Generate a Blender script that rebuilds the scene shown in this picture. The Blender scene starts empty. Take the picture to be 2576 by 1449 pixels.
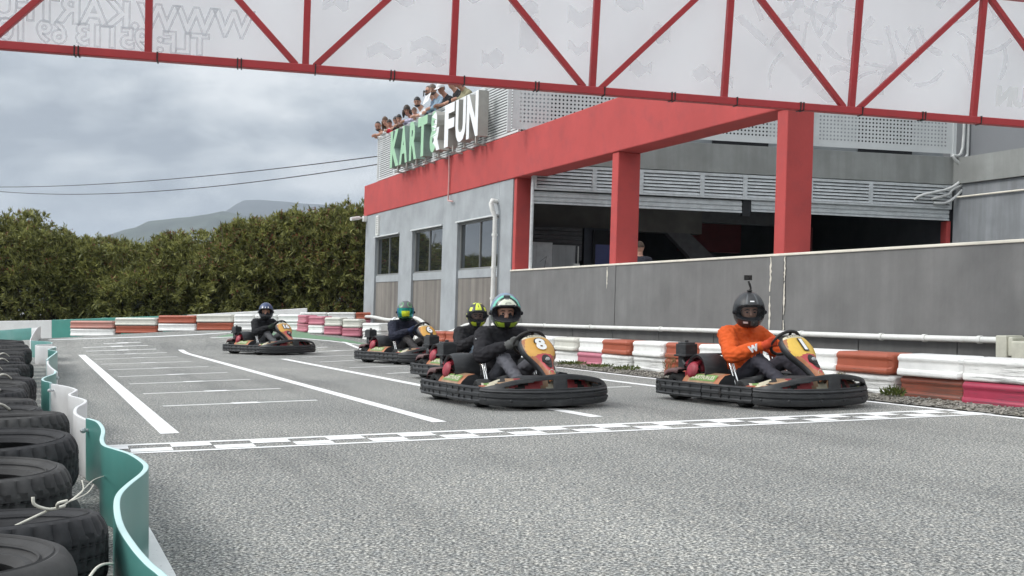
import bpy, bmesh, math, random
import numpy as np
from mathutils import Vector, Matrix
from mathutils.bvhtree import BVHTree
random.seed(7); RNG = np.random.default_rng(11)
SC = bpy.context.scene
COL = SC.collection
R = math.radians

# ------------------------------------------------------------------ camera
CAM_H = 0.9
cam = bpy.data.cameras.new('camera'); cam_o = bpy.data.objects.new('camera', cam); COL.objects.link(cam_o)
cam.sensor_width = 36.0; cam.lens = 2700.0/2576.0*36.0; cam.shift_y = 60.5/2576.0
cam.clip_start = 0.05; cam.clip_end = 20000
cam_o.location = (0, 0, CAM_H); cam_o.rotation_euler = (R(90), 0, 0)
SC.camera = cam_o
SC.view_settings.view_transform = 'Standard'; SC.view_settings.look = 'None'
SC.view_settings.exposure = 0.35; SC.view_settings.gamma = 1.0; SC.view_settings.use_curve_mapping = False
SC.cycles.max_bounces = 6; SC.cycles.transparent_max_bounces = 8

# ------------------------------------------------------------------ overcast sky and veiled sun
SUN_ELEV, SUN_AZ = R(42), R(262)          # azimuth measured clockwise from +Y
world = bpy.data.worlds.new('World'); SC.world = world; world.use_nodes = True
wt = world.node_tree; wt.nodes.clear()
def wn(t, **k):
    n = wt.nodes.new(t)
    for a, b in k.items(): setattr(n, a, b)
    return n
def wm(op, a, b=None, c=None):
    n = wn('ShaderNodeMath', operation=op)
    for i, v in enumerate((a, b, c)):
        if v is None: continue
        if isinstance(v, (int, float)): n.inputs[i].default_value = v
        else: wt.links.new(v, n.inputs[i])
    return n.outputs[0]
sky = wn('ShaderNodeTexSky', sky_type='NISHITA', sun_disc=False, sun_elevation=SUN_ELEV, sun_rotation=SUN_AZ)
tc = wn('ShaderNodeTexCoord'); sep = wn('ShaderNodeSeparateXYZ')
wt.links.new(tc.outputs['Generated'], sep.inputs[0])
zc = wm('MAXIMUM', sep.outputs[2], 0.0)
den = wm('ADD', zc, 0.24)
cmb = wn('ShaderNodeCombineXYZ')
wt.links.new(wm('DIVIDE', sep.outputs[0], den), cmb.inputs[0]); wt.links.new(wm('DIVIDE', sep.outputs[1], den), cmb.inputs[1])
cmb.inputs[2].default_value = 14.3
def wnoise(scale, detail, rough, dist=0.0):
    n = wn('ShaderNodeTexNoise'); n.inputs['Scale'].default_value = scale; n.inputs['Detail'].default_value = detail
    n.inputs['Roughness'].default_value = rough; n.inputs['Distortion'].default_value = dist
    wt.links.new(cmb.outputs[0], n.inputs['Vector']); return n.outputs['Fac']
n1 = wnoise(1.25, 5.0, 0.52, 0.4); n2 = wnoise(3.6, 6.0, 0.55, 0.3)
mixn = wm('ADD', wm('MULTIPLY', n1, 0.68), wm('MULTIPLY', n2, 0.32))
ramp = wn('ShaderNodeValToRGB'); wt.links.new(mixn, ramp.inputs[0])
cr = ramp.color_ramp
cr.elements[0].position = 0.425; cr.elements[0].color = (2.75, 3.02, 3.35, 1)
cr.elements[1].position = 0.565; cr.elements[1].color = (6.2, 6.4, 6.5, 1)
e = cr.elements.new(0.485); e.color = (4.1, 4.4, 4.65, 1)
# overcast skies are about three times as bright overhead as at the horizon
gain = wm('ADD', 1.0, wm('MULTIPLY', wm('POWER', zc, 1.5), 1.5))
sv = wn('ShaderNodeVectorMath', operation='DOT_PRODUCT'); wt.links.new(tc.outputs['Generated'], sv.inputs[0])
sv.inputs[1].default_value = (math.sin(SUN_AZ)*math.cos(SUN_ELEV), math.cos(SUN_AZ)*math.cos(SUN_ELEV), math.sin(SUN_ELEV))
lobe = wm('MULTIPLY', wm('POWER', wm('MAXIMUM', sv.outputs['Value'], 0.0), 3.5), 2.0)   # cloud glow around the hidden sun, out of view, added to brighten the facade
gain = wm('ADD', gain, lobe)
vs = wn('ShaderNodeVectorMath', operation='SCALE'); wt.links.new(ramp.outputs[0], vs.inputs[0]); wt.links.new(gain, vs.inputs['Scale'])
# low band of even pale cloud towards the horizon
hz = wn('ShaderNodeMapRange', clamp=True); wt.links.new(zc, hz.inputs[0])
hz.inputs[1].default_value = 0.0; hz.inputs[2].default_value = 0.11; hz.inputs[3].default_value = 0.75; hz.inputs[4].default_value = 0.0
hm = wn('ShaderNodeMix', data_type='RGBA'); wt.links.new(hz.outputs[0], hm.inputs['Factor'])
wt.links.new(vs.outputs[0], hm.inputs['A']); hm.inputs['B'].default_value = (4.3, 4.6, 4.85, 1)
mx = wn('ShaderNodeMix', data_type='RGBA'); mx.inputs['Factor'].default_value = 0.94
wt.links.new(sky.outputs[0], mx.inputs['A']); wt.links.new(hm.outputs['Result'], mx.inputs['B'])
bg = wn('ShaderNodeBackground'); bg.inputs['Strength'].default_value = 0.1
wt.links.new(mx.outputs['Result'], bg.inputs['Color'])
wo = wn('ShaderNodeOutputWorld'); wt.links.new(bg.outputs[0], wo.inputs['Surface'])

sun = bpy.data.lights.new('sun', 'SUN'); sun.energy = 1.5; sun.angle = R(20); sun.color = (1.0, 0.97, 0.92)
sun_o = bpy.data.objects.new('sun', sun); COL.objects.link(sun_o)
sd = Vector((math.sin(SUN_AZ)*math.cos(SUN_ELEV), math.cos(SUN_AZ)*math.cos(SUN_ELEV), math.sin(SUN_ELEV)))
sun_o.rotation_euler = (-sd).to_track_quat('-Z', 'Y').to_euler()

# ------------------------------------------------------------------ frames of reference
S_ROLL = 0.03; C_ROLL = math.sqrt(1-S_ROLL**2)       # the asphalt falls 3 % against the plumb building
def plumb(p):
    x, y, z = p[0], p[1], p[2]-CAM_H
    return Vector((C_ROLL*x+S_ROLL*z, y, -S_ROLL*x+C_ROLL*z+CAM_H))
TH = R(23.5)
D = Vector((math.sin(TH), -math.cos(TH), 0)); N = Vector((math.cos(TH), math.sin(TH), 0)); P0 = Vector((5.17, 11.82, 0))
def F(a, b, z): return plumb(P0+D*a+N*b+Vector((0, 0, z)))          # facade: a along it, b inward, z up
PH = R(9); WV = Vector((math.cos(PH), math.sin(PH), 0)); WN = Vector((-math.sin(PH), math.cos(PH), 0)); Q0 = Vector((0.728, 23.29, 0))
def Wf(s, b, z): return plumb(Q0+WV*s+WN*b+Vector((0, 0, z)))       # set-back garage front
PT = R(12.5); EV = Vector((math.cos(PT), math.sin(PT), 0)); EN = Vector((-math.sin(PT), math.cos(PT), 0))
def T(s, b, z): return plumb(Vector((0, 11, 0))+EV*s+EN*b+Vector((0, 0, z)))  # start gantry
def sstep(a, b, x):
    t = min(1, max(0, (x-a)/(b-a))); return t*t*(3-2*t)
def gz(x, y):                                                       # the ground rises to a low bank at the far bend
    return 0.36*sstep(23.5, 29.5, y-0.35*(x+6))*sstep(-16.5, -8.5, x)*(1-sstep(-4.5, -2.0, x))
def ground_at(u, v):                                                # first ground point met in the direction (u, v)
    lo, hi = 1.0, 2700*CAM_H/(v-785)+1e-6; n = 160; prev = lo
    f = lambda y: CAM_H-(v-785)*y/2700-gz((u-1288)*y/2700, y)
    for i in range(1, n+1):
        y = lo+(hi-lo)*i/n
        if f(y) <= 0: hi = y; break
        prev = y
    lo = prev
    for _ in range(30):
        m = (lo+hi)/2
        if f(m) > 0: lo = m
        else: hi = m
    return Vector(((u-1288)*hi/2700, hi, gz((u-1288)*hi/2700, hi)))
ID = lambda a, b, z: Vector((a, b, z))

# ------------------------------------------------------------------ mesh builder
class MB:
    def __init__(s): s.v = []; s.f = []; s.m = []
    def add(s, verts, faces, m=0):
        o = len(s.v); s.v += [tuple(v) for v in verts]; s.f += [tuple(i+o for i in f) for f in faces]
        s.m += [m]*len(faces) if isinstance(m, int) else list(m)
    def box(s, fr, a0, a1, b0, b1, z0, z1, m=0):
        a0, a1 = min(a0, a1), max(a0, a1); b0, b1 = min(b0, b1), max(b0, b1); z0, z1 = min(z0, z1), max(z0, z1)
        P = [fr(a, b, z) for z in (z0, z1) for (a, b) in ((a0, b0), (a1, b0), (a1, b1), (a0, b1))]
        s.add(P, [(0, 3, 2, 1), (4, 5, 6, 7), (0, 1, 5, 4), (1, 2, 6, 5), (2, 3, 7, 6), (3, 0, 4, 7)], m)
    def bar(s, p, q, w, h, up=Vector((0, 0, 1)), m=0):
        p, q = Vector(p), Vector(q); d = (q-p).normalized(); x = d.cross(up).normalized()*w/2; y = x.cross(d).normalized()*h/2
        P = [c+sx*x+sy*y for c in (p, q) for sx, sy in ((-1, -1), (1, -1), (1, 1), (-1, 1))]
        s.add(P, [(0, 1, 2, 3), (7, 6, 5, 4), (0, 4, 5, 1), (1, 5, 6, 2), (2, 6, 7, 3), (3, 7, 4, 0)], m)
    def tube(s, pts, r, n=8, m=0, cap=True, closed=False):
        pts = [Vector(p) for p in pts]; L = len(pts); rr = r if isinstance(r, (list, tuple)) else [r]*L
        base = len(s.v); ref = None
        for i, p in enumerate(pts):
            if closed: t = pts[(i+1) % L]-pts[i-1]
            else: t = pts[min(i+1, L-1)]-pts[max(i-1, 0)]
            t = t.normalized() if t.length > 1e-9 else Vector((0, 0, 1))
            if ref is None: ref = t.orthogonal().normalized()
            x = (ref-t*ref.dot(t)); x = x.normalized() if x.length > 1e-6 else t.orthogonal().normalized(); ref = x; y = t.cross(x)
            for k in range(n):
                a = 2*math.pi*k/n; s.v.append(tuple(p+(x*math.cos(a)+y*math.sin(a))*rr[i]))
        for i in range(L if closed else L-1):
            j = (i+1) % L
            for k in range(n):
                k2 = (k+1) % n; s.f.append((base+i*n+k, base+i*n+k2, base+j*n+k2, base+j*n+k)); s.m.append(m)
        if cap and not closed:
            s.f.append(tuple(base+k for k in reversed(range(n)))); s.m.append(m)
            s.f.append(tuple(base+(L-1)*n+k for k in range(n))); s.m.append(m)
    def lathe(s, prof, n=32, mtx=None, m=0, closed=False):     # profile (r, z) turned about local z
        base = len(s.v); L = len(prof)
        for k in range(n):
            a = 2*math.pi*k/n
            for r, z in prof:
                p = Vector((r*math.cos(a), r*math.sin(a), z)); s.v.append(tuple(mtx @ p if mtx else p))
        for k in range(n):
            k2 = (k+1) % n
            for i in range(L if closed else L-1):
                j = (i+1) % L
                s.f.append((base+k*L+i, base+k2*L+i, base+k2*L+j, base+k*L+j)); s.m.append(m if isinstance(m, int) else m[i])
    def prism(s, poly, fr, t0, t1, m=0):                         # poly of (a, z) swept over b
        n = len(poly)
        P = [fr(a, t0, z) for a, z in poly]+[fr(a, t1, z) for a, z in poly]
        s.add(P, [tuple(range(n)), tuple(reversed(range(n, 2*n)))]+[(i, n+i, n+(i+1) % n, (i+1) % n) for i in range(n)], m)
    def grid(s, rows, m=0, closed=False):                        # rows of points
        nr, nc = len(rows), len(rows[0]); F_ = []; M_ = []
        for i in range(nr-1):
            for j in range(nc if closed else nc-1):
                k = m(i, j) if callable(m) else m
                if k is None: continue
                F_.append((i*nc+j, i*nc+(j+1) % nc, (i+1)*nc+(j+1) % nc, (i+1)*nc+j)); M_.append(k)
        s.add([p for r_ in rows for p in r_], F_, M_)
    def sphere(s, c, rx, ry=None, rz=None, n=12, h=8, m=0, rot=None):
        ry = ry or rx; rz = rz or rx; c = Vector(c); rows = []
        for i in range(h+1):
            th = math.pi*i/h; rows.append([])
            for k in range(n):
                a = 2*math.pi*k/n; p = Vector((rx*math.sin(th)*math.cos(a), ry*math.sin(th)*math.sin(a), rz*math.cos(th)))
                rows[-1].append(c+(rot @ p if rot else p))
        s.grid(list(reversed(rows)), m, True)
    def text(s, body, size, mp, m=0, ext=0.0, off=0.0, align='CENTER', outline=0.0):
        V, Fc = text_geo(body, size, ext, off, align, outline); s.add([mp(*p) for p in V], Fc, m)
    def build(s, name, mats, parent=None, smooth=False, bevel=0.0, seg=2, weld=False, solid=0.0, sub=0, auto=None):
        me = bpy.data.meshes.new(name); me.from_pydata(s.v, [], s.f)
        for m in (mats if isinstance(mats, (list, tuple)) else [mats]): me.materials.append(m)
        me.polygons.foreach_set('material_index', s.m)
        bm = bmesh.new(); bm.from_mesh(me)
        if weld: bmesh.ops.remove_doubles(bm, verts=bm.verts, dist=1e-5)
        bm.faces.ensure_lookup_table()
        if weld or not solid: bmesh.ops.recalc_face_normals(bm, faces=bm.faces)
        bm.to_mesh(me); bm.free()
        o = bpy.data.objects.new(name, me); COL.objects.link(o)
        if parent: o.parent = parent
        if solid:
            md = o.modifiers.new('thickness', 'SOLIDIFY'); md.thickness = solid; md.offset = 0
        if bevel:
            md = o.modifiers.new('bevel', 'BEVEL'); md.width = bevel; md.segments = seg; md.limit_method = 'ANGLE'; md.angle_limit = R(40)
        if sub:
            md = o.modifiers.new('sub', 'SUBSURF'); md.levels = sub; md.render_levels = sub
        if smooth:
            me.polygons.foreach_set('use_smooth', [True]*len(me.polygons))
            if auto is not None: me.set_sharp_from_angle(angle=R(auto))
        me.update(); return o
_tc = {}
def text_geo(body, size, ext, off, align='CENTER', outline=0.0):
    k = (body, size, ext, off, align, outline)
    if k in _tc: return _tc[k]
    cu = bpy.data.curves.new('t', 'FONT'); cu.body = body; cu.size = size; cu.extrude = ext; cu.offset = off
    cu.align_x = align; cu.align_y = 'CENTER'; cu.resolution_u = 3
    if outline: cu.fill_mode = 'NONE'; cu.bevel_depth = outline; cu.bevel_resolution = 0
    o = bpy.data.objects.new('t', cu); COL.objects.link(o)
    dg = bpy.context.evaluated_depsgraph_get(); me = bpy.data.meshes.new_from_object(o.evaluated_get(dg))
    V = [tuple(v.co) for v in me.vertices]; Fc = [tuple(p.vertices) for p in me.polygons]
    bpy.data.objects.remove(o); bpy.data.curves.remove(cu); bpy.data.meshes.remove(me)
    _tc[k] = (V, Fc); return _tc[k]
def empty(name, loc=(0, 0, 0), rz=0.0, mtx=None):
    o = bpy.data.objects.new(name, None); o.empty_display_size = 0.2; COL.objects.link(o)
    if mtx is not None: o.matrix_world = mtx
    else: o.location = loc; o.rotation_euler = (0, 0, rz)
    return o
def tag(o, label=None, cat=None, group=None, kind=None):
    if label: o['label'] = label
    if cat: o['category'] = cat
    if group: o['group'] = group
    if kind: o['kind'] = kind
    return o
def recentre(o):                                   # put a mesh thing's origin at the middle of its base
    V = np.array([v.co for v in o.data.vertices]); c = Vector(((V[:, 0].min()+V[:, 0].max())/2, (V[:, 1].min()+V[:, 1].max())/2, V[:, 2].min()))
    o.data.transform(Matrix.Translation(-c)); o.location = c; return o
def copy_tree(o, parent=None):
    c = o.copy(); COL.objects.link(c); c.parent = parent
    for ch in list(o.children): copy_tree(ch, c)
    return c

# ------------------------------------------------------------------ materials
def new_mat(name):
    m = bpy.data.materials.new(name); m.use_nodes = True; nt = m.node_tree
    return m, nt, nt.nodes['Principled BSDF']
def ramp_node(nt, fac, stops):
    r = nt.nodes.new('ShaderNodeValToRGB'); nt.links.new(fac, r.inputs[0]); cr = r.color_ramp
    while len(cr.elements) < len(stops): cr.elements.new(0.5)
    for e, (p, c) in zip(cr.elements, stops): e.position = p; e.color = (*c, 1) if len(c) == 3 else c
    return r.outputs[0]
def noise_node(nt, scale, detail=4, rough=0.55, stretch=None, dist=0.0, coord='Object'):
    t = nt.nodes.new('ShaderNodeTexCoord'); n = nt.nodes.new('ShaderNodeTexNoise')
    n.inputs['Scale'].default_value = scale; n.inputs['Detail'].default_value = detail; n.inputs['Roughness'].default_value = rough; n.inputs['Distortion'].default_value = dist
    if stretch:
        mp = nt.nodes.new('ShaderNodeMapping'); mp.inputs['Scale'].default_value = stretch
        nt.links.new(t.outputs[coord], mp.inputs[0]); nt.links.new(mp.outputs[0], n.inputs['Vector'])
    else: nt.links.new(t.outputs[coord], n.inputs['Vector'])
    return n.outputs['Fac']
def mixc(nt, fac, a, b, mode='MIX'):
    n = nt.nodes.new('ShaderNodeMix'); n.data_type = 'RGBA'; n.blend_type = mode
    for k, v in (('Factor', fac), ('A', a), ('B', b)):
        i = n.inputs[k]
        if isinstance(v, (int, float)): i.default_value = v
        elif isinstance(v, (tuple, list)): i.default_value = (*v, 1) if len(v) == 3 else v
        else: nt.links.new(v, i)
    return n.outputs['Result']
def bump(nt, p, h, strength, dist=0.01):
    b = nt.nodes.new('ShaderNodeBump'); b.inputs['Strength'].default_value = strength; b.inputs['Distance'].default_value = dist
    nt.links.new(h, b.inputs['Height']); nt.links.new(b.outputs[0], p.inputs['Normal'])
def M(name, c, rough=0.6, metal=0.0, var=0.15, scale=6.0, dirt=None, dirt_amt=0.0, dirt_scale=2.5, bmp=0.0, bscale=40.0, stretch=None, dstretch=None, spec=None):
    m, nt, p = new_mat(name)
    f = noise_node(nt, scale, 5, 0.6, stretch)
    col = ramp_node(nt, f, [(0.3, tuple(x*(1-var) for x in c)), (0.7, tuple(min(1, x*(1+var)) for x in c))])
    if dirt is not None:
        df = noise_node(nt, dirt_scale, 6, 0.65, dstretch)
        mask = ramp_node(nt, df, [(0.62-0.25*dirt_amt, (0, 0, 0)), (0.80, (dirt_amt,)*3)])
        col = mixc(nt, mask, col, dirt)
    nt.links.new(col, p.inputs['Base Color']); p.inputs['Roughness'].default_value = rough; p.inputs['Metallic'].default_value = metal
    if spec is not None: p.inputs['Specular IOR Level'].default_value = spec
    if bmp: bump(nt, p, noise_node(nt, bscale, 4, 0.6, stretch), bmp)
    return m
# ================================================================== ground, markings, gravel
def asphalt_mat():
    m, nt, p = new_mat('worn_asphalt')
    fine = noise_node(nt, 72, 3.0, 0.7); mid = noise_node(nt, 21, 3, 0.7)
    big = noise_node(nt, 0.33, 6, 0.6); lt = nt.nodes.new('ShaderNodeTexCoord'); lm = nt.nodes.new('ShaderNodeMapping'); lm.inputs['Rotation'].default_value = (0, 0, -R(23.5)); lm2 = nt.nodes.new('ShaderNodeMapping'); lm2.inputs['Scale'].default_value = (1.0, 0.07, 1.0)
    nt.links.new(lt.outputs['Object'], lm.inputs[0]); nt.links.new(lm.outputs[0], lm2.inputs[0]); ln = nt.nodes.new('ShaderNodeTexNoise'); ln.inputs['Scale'].default_value = 1.5; ln.inputs['Detail'].default_value = 5; ln.inputs['Roughness'].default_value = 0.62; nt.links.new(lm2.outputs[0], ln.inputs['Vector']); lane = ln.outputs['Fac']
    grit = ramp_node(nt, fine, [(0.37, (0.036, 0.037, 0.037)), (0.46, (0.148, 0.149, 0.146)), (0.54, (0.268, 0.266, 0.257)), (0.62, (0.60, 0.585, 0.555))])
    grit2 = ramp_node(nt, mid, [(0.36, (0.80, 0.80, 0.80)), (0.64, (1.22, 1.22, 1.20))])
    c = mixc(nt, 1.0, grit, grit2, 'MULTIPLY')
    tint = ramp_node(nt, noise_node(nt, 21, 3, 0.6), [(0.35, (0.96, 1.0, 1.02)), (0.65, (1.05, 1.01, 0.95))])
    c = mixc(nt, 0.7, c, tint, 'MULTIPLY')
    patch = ramp_node(nt, big, [(0.33, (0.80, 0.81, 0.82)), (0.66, (1.16, 1.16, 1.15))])
    c = mixc(nt, 1.0, c, patch, 'MULTIPLY')
    rub = ramp_node(nt, lane, [(0.36, (0.62, 0.62, 0.63)), (0.50, (1.0, 1.0, 1.0)), (0.64, (1.08, 1.08, 1.08))])
    c = mixc(nt, 0.45, c, rub, 'MULTIPLY')
    nt.links.new(c, p.inputs['Base Color']); p.inputs['Roughness'].default_value = 0.88; p.inputs['Specular IOR Level'].default_value = 0.3
    bump(nt, p, fine, 0.2, 0.004); return m
ASPH = asphalt_mat()
def paint_mat(name, c, wear=0.35):
    m, nt, p = new_mat(name)
    w = noise_node(nt, 60, 4, 0.65); w2 = noise_node(nt, 2.2, 5, 0.6)
    s = nt.nodes.new('ShaderNodeMath'); s.operation = 'MULTIPLY_ADD'; nt.links.new(w2, s.inputs[0]); s.inputs[1].default_value = 0.35; nt.links.new(w, s.inputs[2])
    f = ramp_node(nt, s.outputs[0], [(0.42+0.1*wear, (0.55, 0.55, 0.55)), (0.50+0.12*wear, (0, 0, 0))])
    c2 = ramp_node(nt, noise_node(nt, 7, 4), [(0.3, tuple(x*0.93 for x in c)), (0.7, c)])
    col = mixc(nt, f, c2, (0.30, 0.30, 0.29))
    nt.links.new(col, p.inputs['Base Color']); p.inputs['Roughness'].default_value = 0.7
    bump(nt, p, w, 0.25, 0.004); return m
WHITE_PAINT = paint_mat('white_road_paint', (0.82, 0.82, 0.81)); FADED_PAINT = paint_mat('faded_road_paint', (0.72, 0.72, 0.70), 0.9)
GREEN_PAINT = paint_mat('green_road_paint', (0.13, 0.24, 0.14), 0.5)

def ground():
    xs = [-6000, -2500, -900, -300, -120, -60, -40, -30, -24]+list(np.arange(-20, 8.01, 0.5))+[12, 20, 40, 90, 300, 900, 2500, 6000]
    ys = [-200, -60, -20, -8, 0, 5, 10, 15]+list(np.arange(17, 38.01, 0.5))+[42, 50, 70, 120, 300, 900, 2500, 7000]
    b = MB(); b.grid([[Vector((x, y, gz(x, y))) for x in xs] for y in ys])
    o = b.build('ground', ASPH, smooth=True); tag(o, kind='structure')
ground()
def strip(b, pts, w, lift=0.0025, fine=0.5):
    P = [Vector((p[0], p[1], 0)) for p in pts]; Q = [P[0]]
    for p, q in zip(P, P[1:]):
        n = max(1, int((q-p).length/fine))
        for i in range(1, n+1): Q.append(p.lerp(q, i/n))
    rows = []
    for i, p in enumerate(Q):
        t = (Q[min(i+1, len(Q)-1)]-Q[max(i-1, 0)]).normalized(); s = Vector((-t.y, t.x, 0))*w/2
        rows.append([Vector((v.x, v.y, gz(v.x, v.y)+lift)) for v in (p+s, p-s)])
    b.grid(rows)
b = MB()
strip(b, [(-9.02, 22.5), (-2.53, 7.94)], 0.135)
strip(b, [(-7.5, 24.3), (-0.59, 8.77)], 0.125)
strip(b, [(-4.39, 20.59), (-1.11, 13.14), (0.73, 9.2)], 0.125)
b2 = b
strip(b, [(-4.25, 27.0), (-3.76, 25.9), (1.05, 14.64), (1.72, 13.06), (3.05, 10.2)], 0.12)
tag(b.build('lane_line', WHITE_PAINT), kind='structure')
b = MB(); gp = lambda u, v: ground_at(u, v)[:2]
def dense(uv, n=8):
    out = []
    for (u, v), (u2, v2) in zip(uv, uv[1:]):
        for i in range(n): out.append(gp(u+(u2-u)*i/n, v+(v2-v)*i/n))
    return out+[gp(*uv[-1])]
strip(b, [(-0.80, 2.72), (-1.20, 3.66), (-1.50, 4.33), (-1.9, 5.2)], 0.10)
strip(b, dense([(122, 855), (289, 850), (398, 846.5), (500, 841.5), (585, 836)]), 0.16)
strip(b, dense([(530, 850), (590, 847.5), (641, 846.5), (700, 848), (753, 851), (830, 857.5), (908, 867.5), (1000, 879)])+[ (0.73, 17.48), (1.77, 14.82), (3.58, 10.8), (3.99, 9.84), (4.32, 9.05), (5.4, 6.5), (6.6, 3.5)], 0.10)
tag(b.build('edge_line', WHITE_PAINT), kind='structure')
b = MB()
slots = [((410, 1022), (797, 1007)), ((360, 991), (705, 977.5)), ((325, 966.3), (630, 954.6)), ((297, 948), (571.6, 937.1)), ((273.4, 930.6), (523.3, 922.3)),
         ((253.9, 916.5), (481.7, 909.5)), ((238.3, 904), (446.6, 897.3)), ((226.5, 893.6), (419.3, 886.9)), ((216, 883.7), (393, 878.2)), ((208, 874.6), (372, 869)), ((260, 865), (354, 861)),
         ((798.6, 884.8), (889, 880.6)), ((758, 898.8), (889, 893.4)), ((804.7, 911), (890.4, 906.8)), ((879.4, 925.2), (1025, 920.3)), ((973.6, 940), (1030, 937)), ((797.4, 874.3), (824.3, 873)),
         ((1520, 975.3), (1587, 972.5)), ((1455, 958), (1500, 956))]
for p, q in slots: strip(b, [gp(*p), gp(*q)], 0.085)
tag(b.build('slot_line', FADED_PAINT), kind='structure')
b = MB()
for p, q in slots[:12]:
    a_, c_ = Vector(gp(*p)), Vector(gp(*q)); mid = a_.lerp(c_, 0.52); d_ = (c_-a_).normalized()
    strip(b, [mid-d_*0.13, mid+d_*0.13], 0.16, 0.004)
tag(b.build('slot_tick', WHITE_PAINT), kind='structure')
b = MB(); s0 = Vector((-3.05, 7.09)); ds = Vector((0.9295, 0.3688)); dn = Vector((0.3688, -0.9295)); LL = 7.85
def cq(s_a, s_b, w_a, w_b): 
    P = [s0+ds*s+dn*w for s, w in ((s_a, w_a), (s_b, w_a), (s_b, w_b), (s_a, w_b))]
    b.add([(p.x, p.y, 0.003) for p in P], [(0, 1, 2, 3)])
cq(0, LL, -0.015, 0.065); cq(0, LL-0.05, 0.445, 0.51)
k = 0
while 0.16+k*0.53 < LL-0.4:
    sa = 0.16+k*0.53
    cq(sa+0.06, sa+0.320, 0.072, 0.240); cq(sa+0.328, sa+0.588, 0.244, 0.425); k += 1
tag(b.build('chequered_line', WHITE_PAINT), kind='structure')
b = MB()
gpoly = [(541, 848.5), (614, 836), (736, 831), (758, 833), (783, 843), (841, 849), (925, 866), (908, 866.5), (830, 856), (753, 850), (641, 846)]
cen = [ground_at(u, v) for u, v in gpoly]
inner = [cen[i] for i in (1, 2, 3, 4, 5, 6)]; outer = [cen[i] for i in (0, 10, 9, 9, 8, 7)]
rows = [[p.lerp(q, t) for t in (0, .25, .5, .75, 1)] for p, q in zip(inner, outer)]
rr = []
for r0, r1 in zip(rows, rows[1:]):
    for t in (0, .2, .4, .6, .8): rr.append([p.lerp(q, t) for p, q in zip(r0, r1)])
rr.append(rows[-1])
b.grid([[Vector((p.x, p.y, gz(p.x, p.y)+0.004)) for p in r_] for r_ in rr])
tag(b.build('painted_runoff', GREEN_PAINT), kind='structure')

def gravel():
    m, nt, p = new_mat('grey_gravel')
    t = nt.nodes.new('ShaderNodeTexCoord'); v = nt.nodes.new('ShaderNodeTexVoronoi'); v.inputs['Scale'].default_value = 38
    nt.links.new(t.outputs['Object'], v.inputs['Vector'])
    c = ramp_node(nt, v.outputs['Color'], [(0.1, (0.10, 0.095, 0.085)), (0.5, (0.24, 0.225, 0.20)), (0.9, (0.42, 0.40, 0.37))])
    sh = ramp_node(nt, noise_node(nt, 3, 4), [(0.35, (0.75, 0.75, 0.75)), (0.65, (1.1, 1.08, 1.02))])
    nt.links.new(mixc(nt, 1.0, c, sh, 'MULTIPLY'), p.inputs['Base Color']); p.inputs['Roughness'].default_value = 0.95
    bump(nt, p, v.outputs['Distance'], 0.9, 0.02)
    b = MB(); rows = []
    edge = [(-2.5, 25.3), (0.73, 17.48), (1.77, 14.82), (3.58, 10.8), (3.99, 9.84), (4.32, 9.05), (5.4, 6.5)]
    for (x, y), (x2, y2) in zip(edge, edge[1:]):
        for i in range(8):
            q = Vector((x, y, 0)).lerp(Vector((x2, y2, 0)), i/8)+N*0.07
            a = (q-P0).dot(D); w = P0+D*a-N*0.02
            rows.append([q.lerp(Vector((w.x, w.y, 0)), k/8)+Vector((0, 0, 0.012+0.03*sstep(0, 0.4, k/8)*RNG.random())) for k in range(9)])
    b.grid(rows)
    tmpl = bmesh.new(); bmesh.ops.create_icosphere(tmpl, subdivisions=1, radius=1.0); tv = [v.co.copy() for v in tmpl.verts]; tf = [tuple(x.index for x in f.verts) for f in tmpl.faces]; tmpl.free()
    for _ in range(2600):
        a = RNG.uniform(-9, 2.2) if RNG.random() < 0.75 else RNG.uniform(-18, -9); bb = -1.25-RNG.random()**1.5*0.62
        q = P0+D*a+N*bb; r_ = RNG.uniform(0.008, 0.021); e = Matrix.Rotation(RNG.random()*6, 3, 'Z')
        sc = (r_*RNG.uniform(.8, 1.4), r_, r_*RNG.uniform(.5, .9))
        b.add([q+e @ Vector((v.x*sc[0], v.y*sc[1], v.z*sc[2]))+Vector((0, 0, 0.025)) for v in tv], tf)
    tag(b.build('gravel', m, smooth=True), kind='stuff')
gravel()
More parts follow.
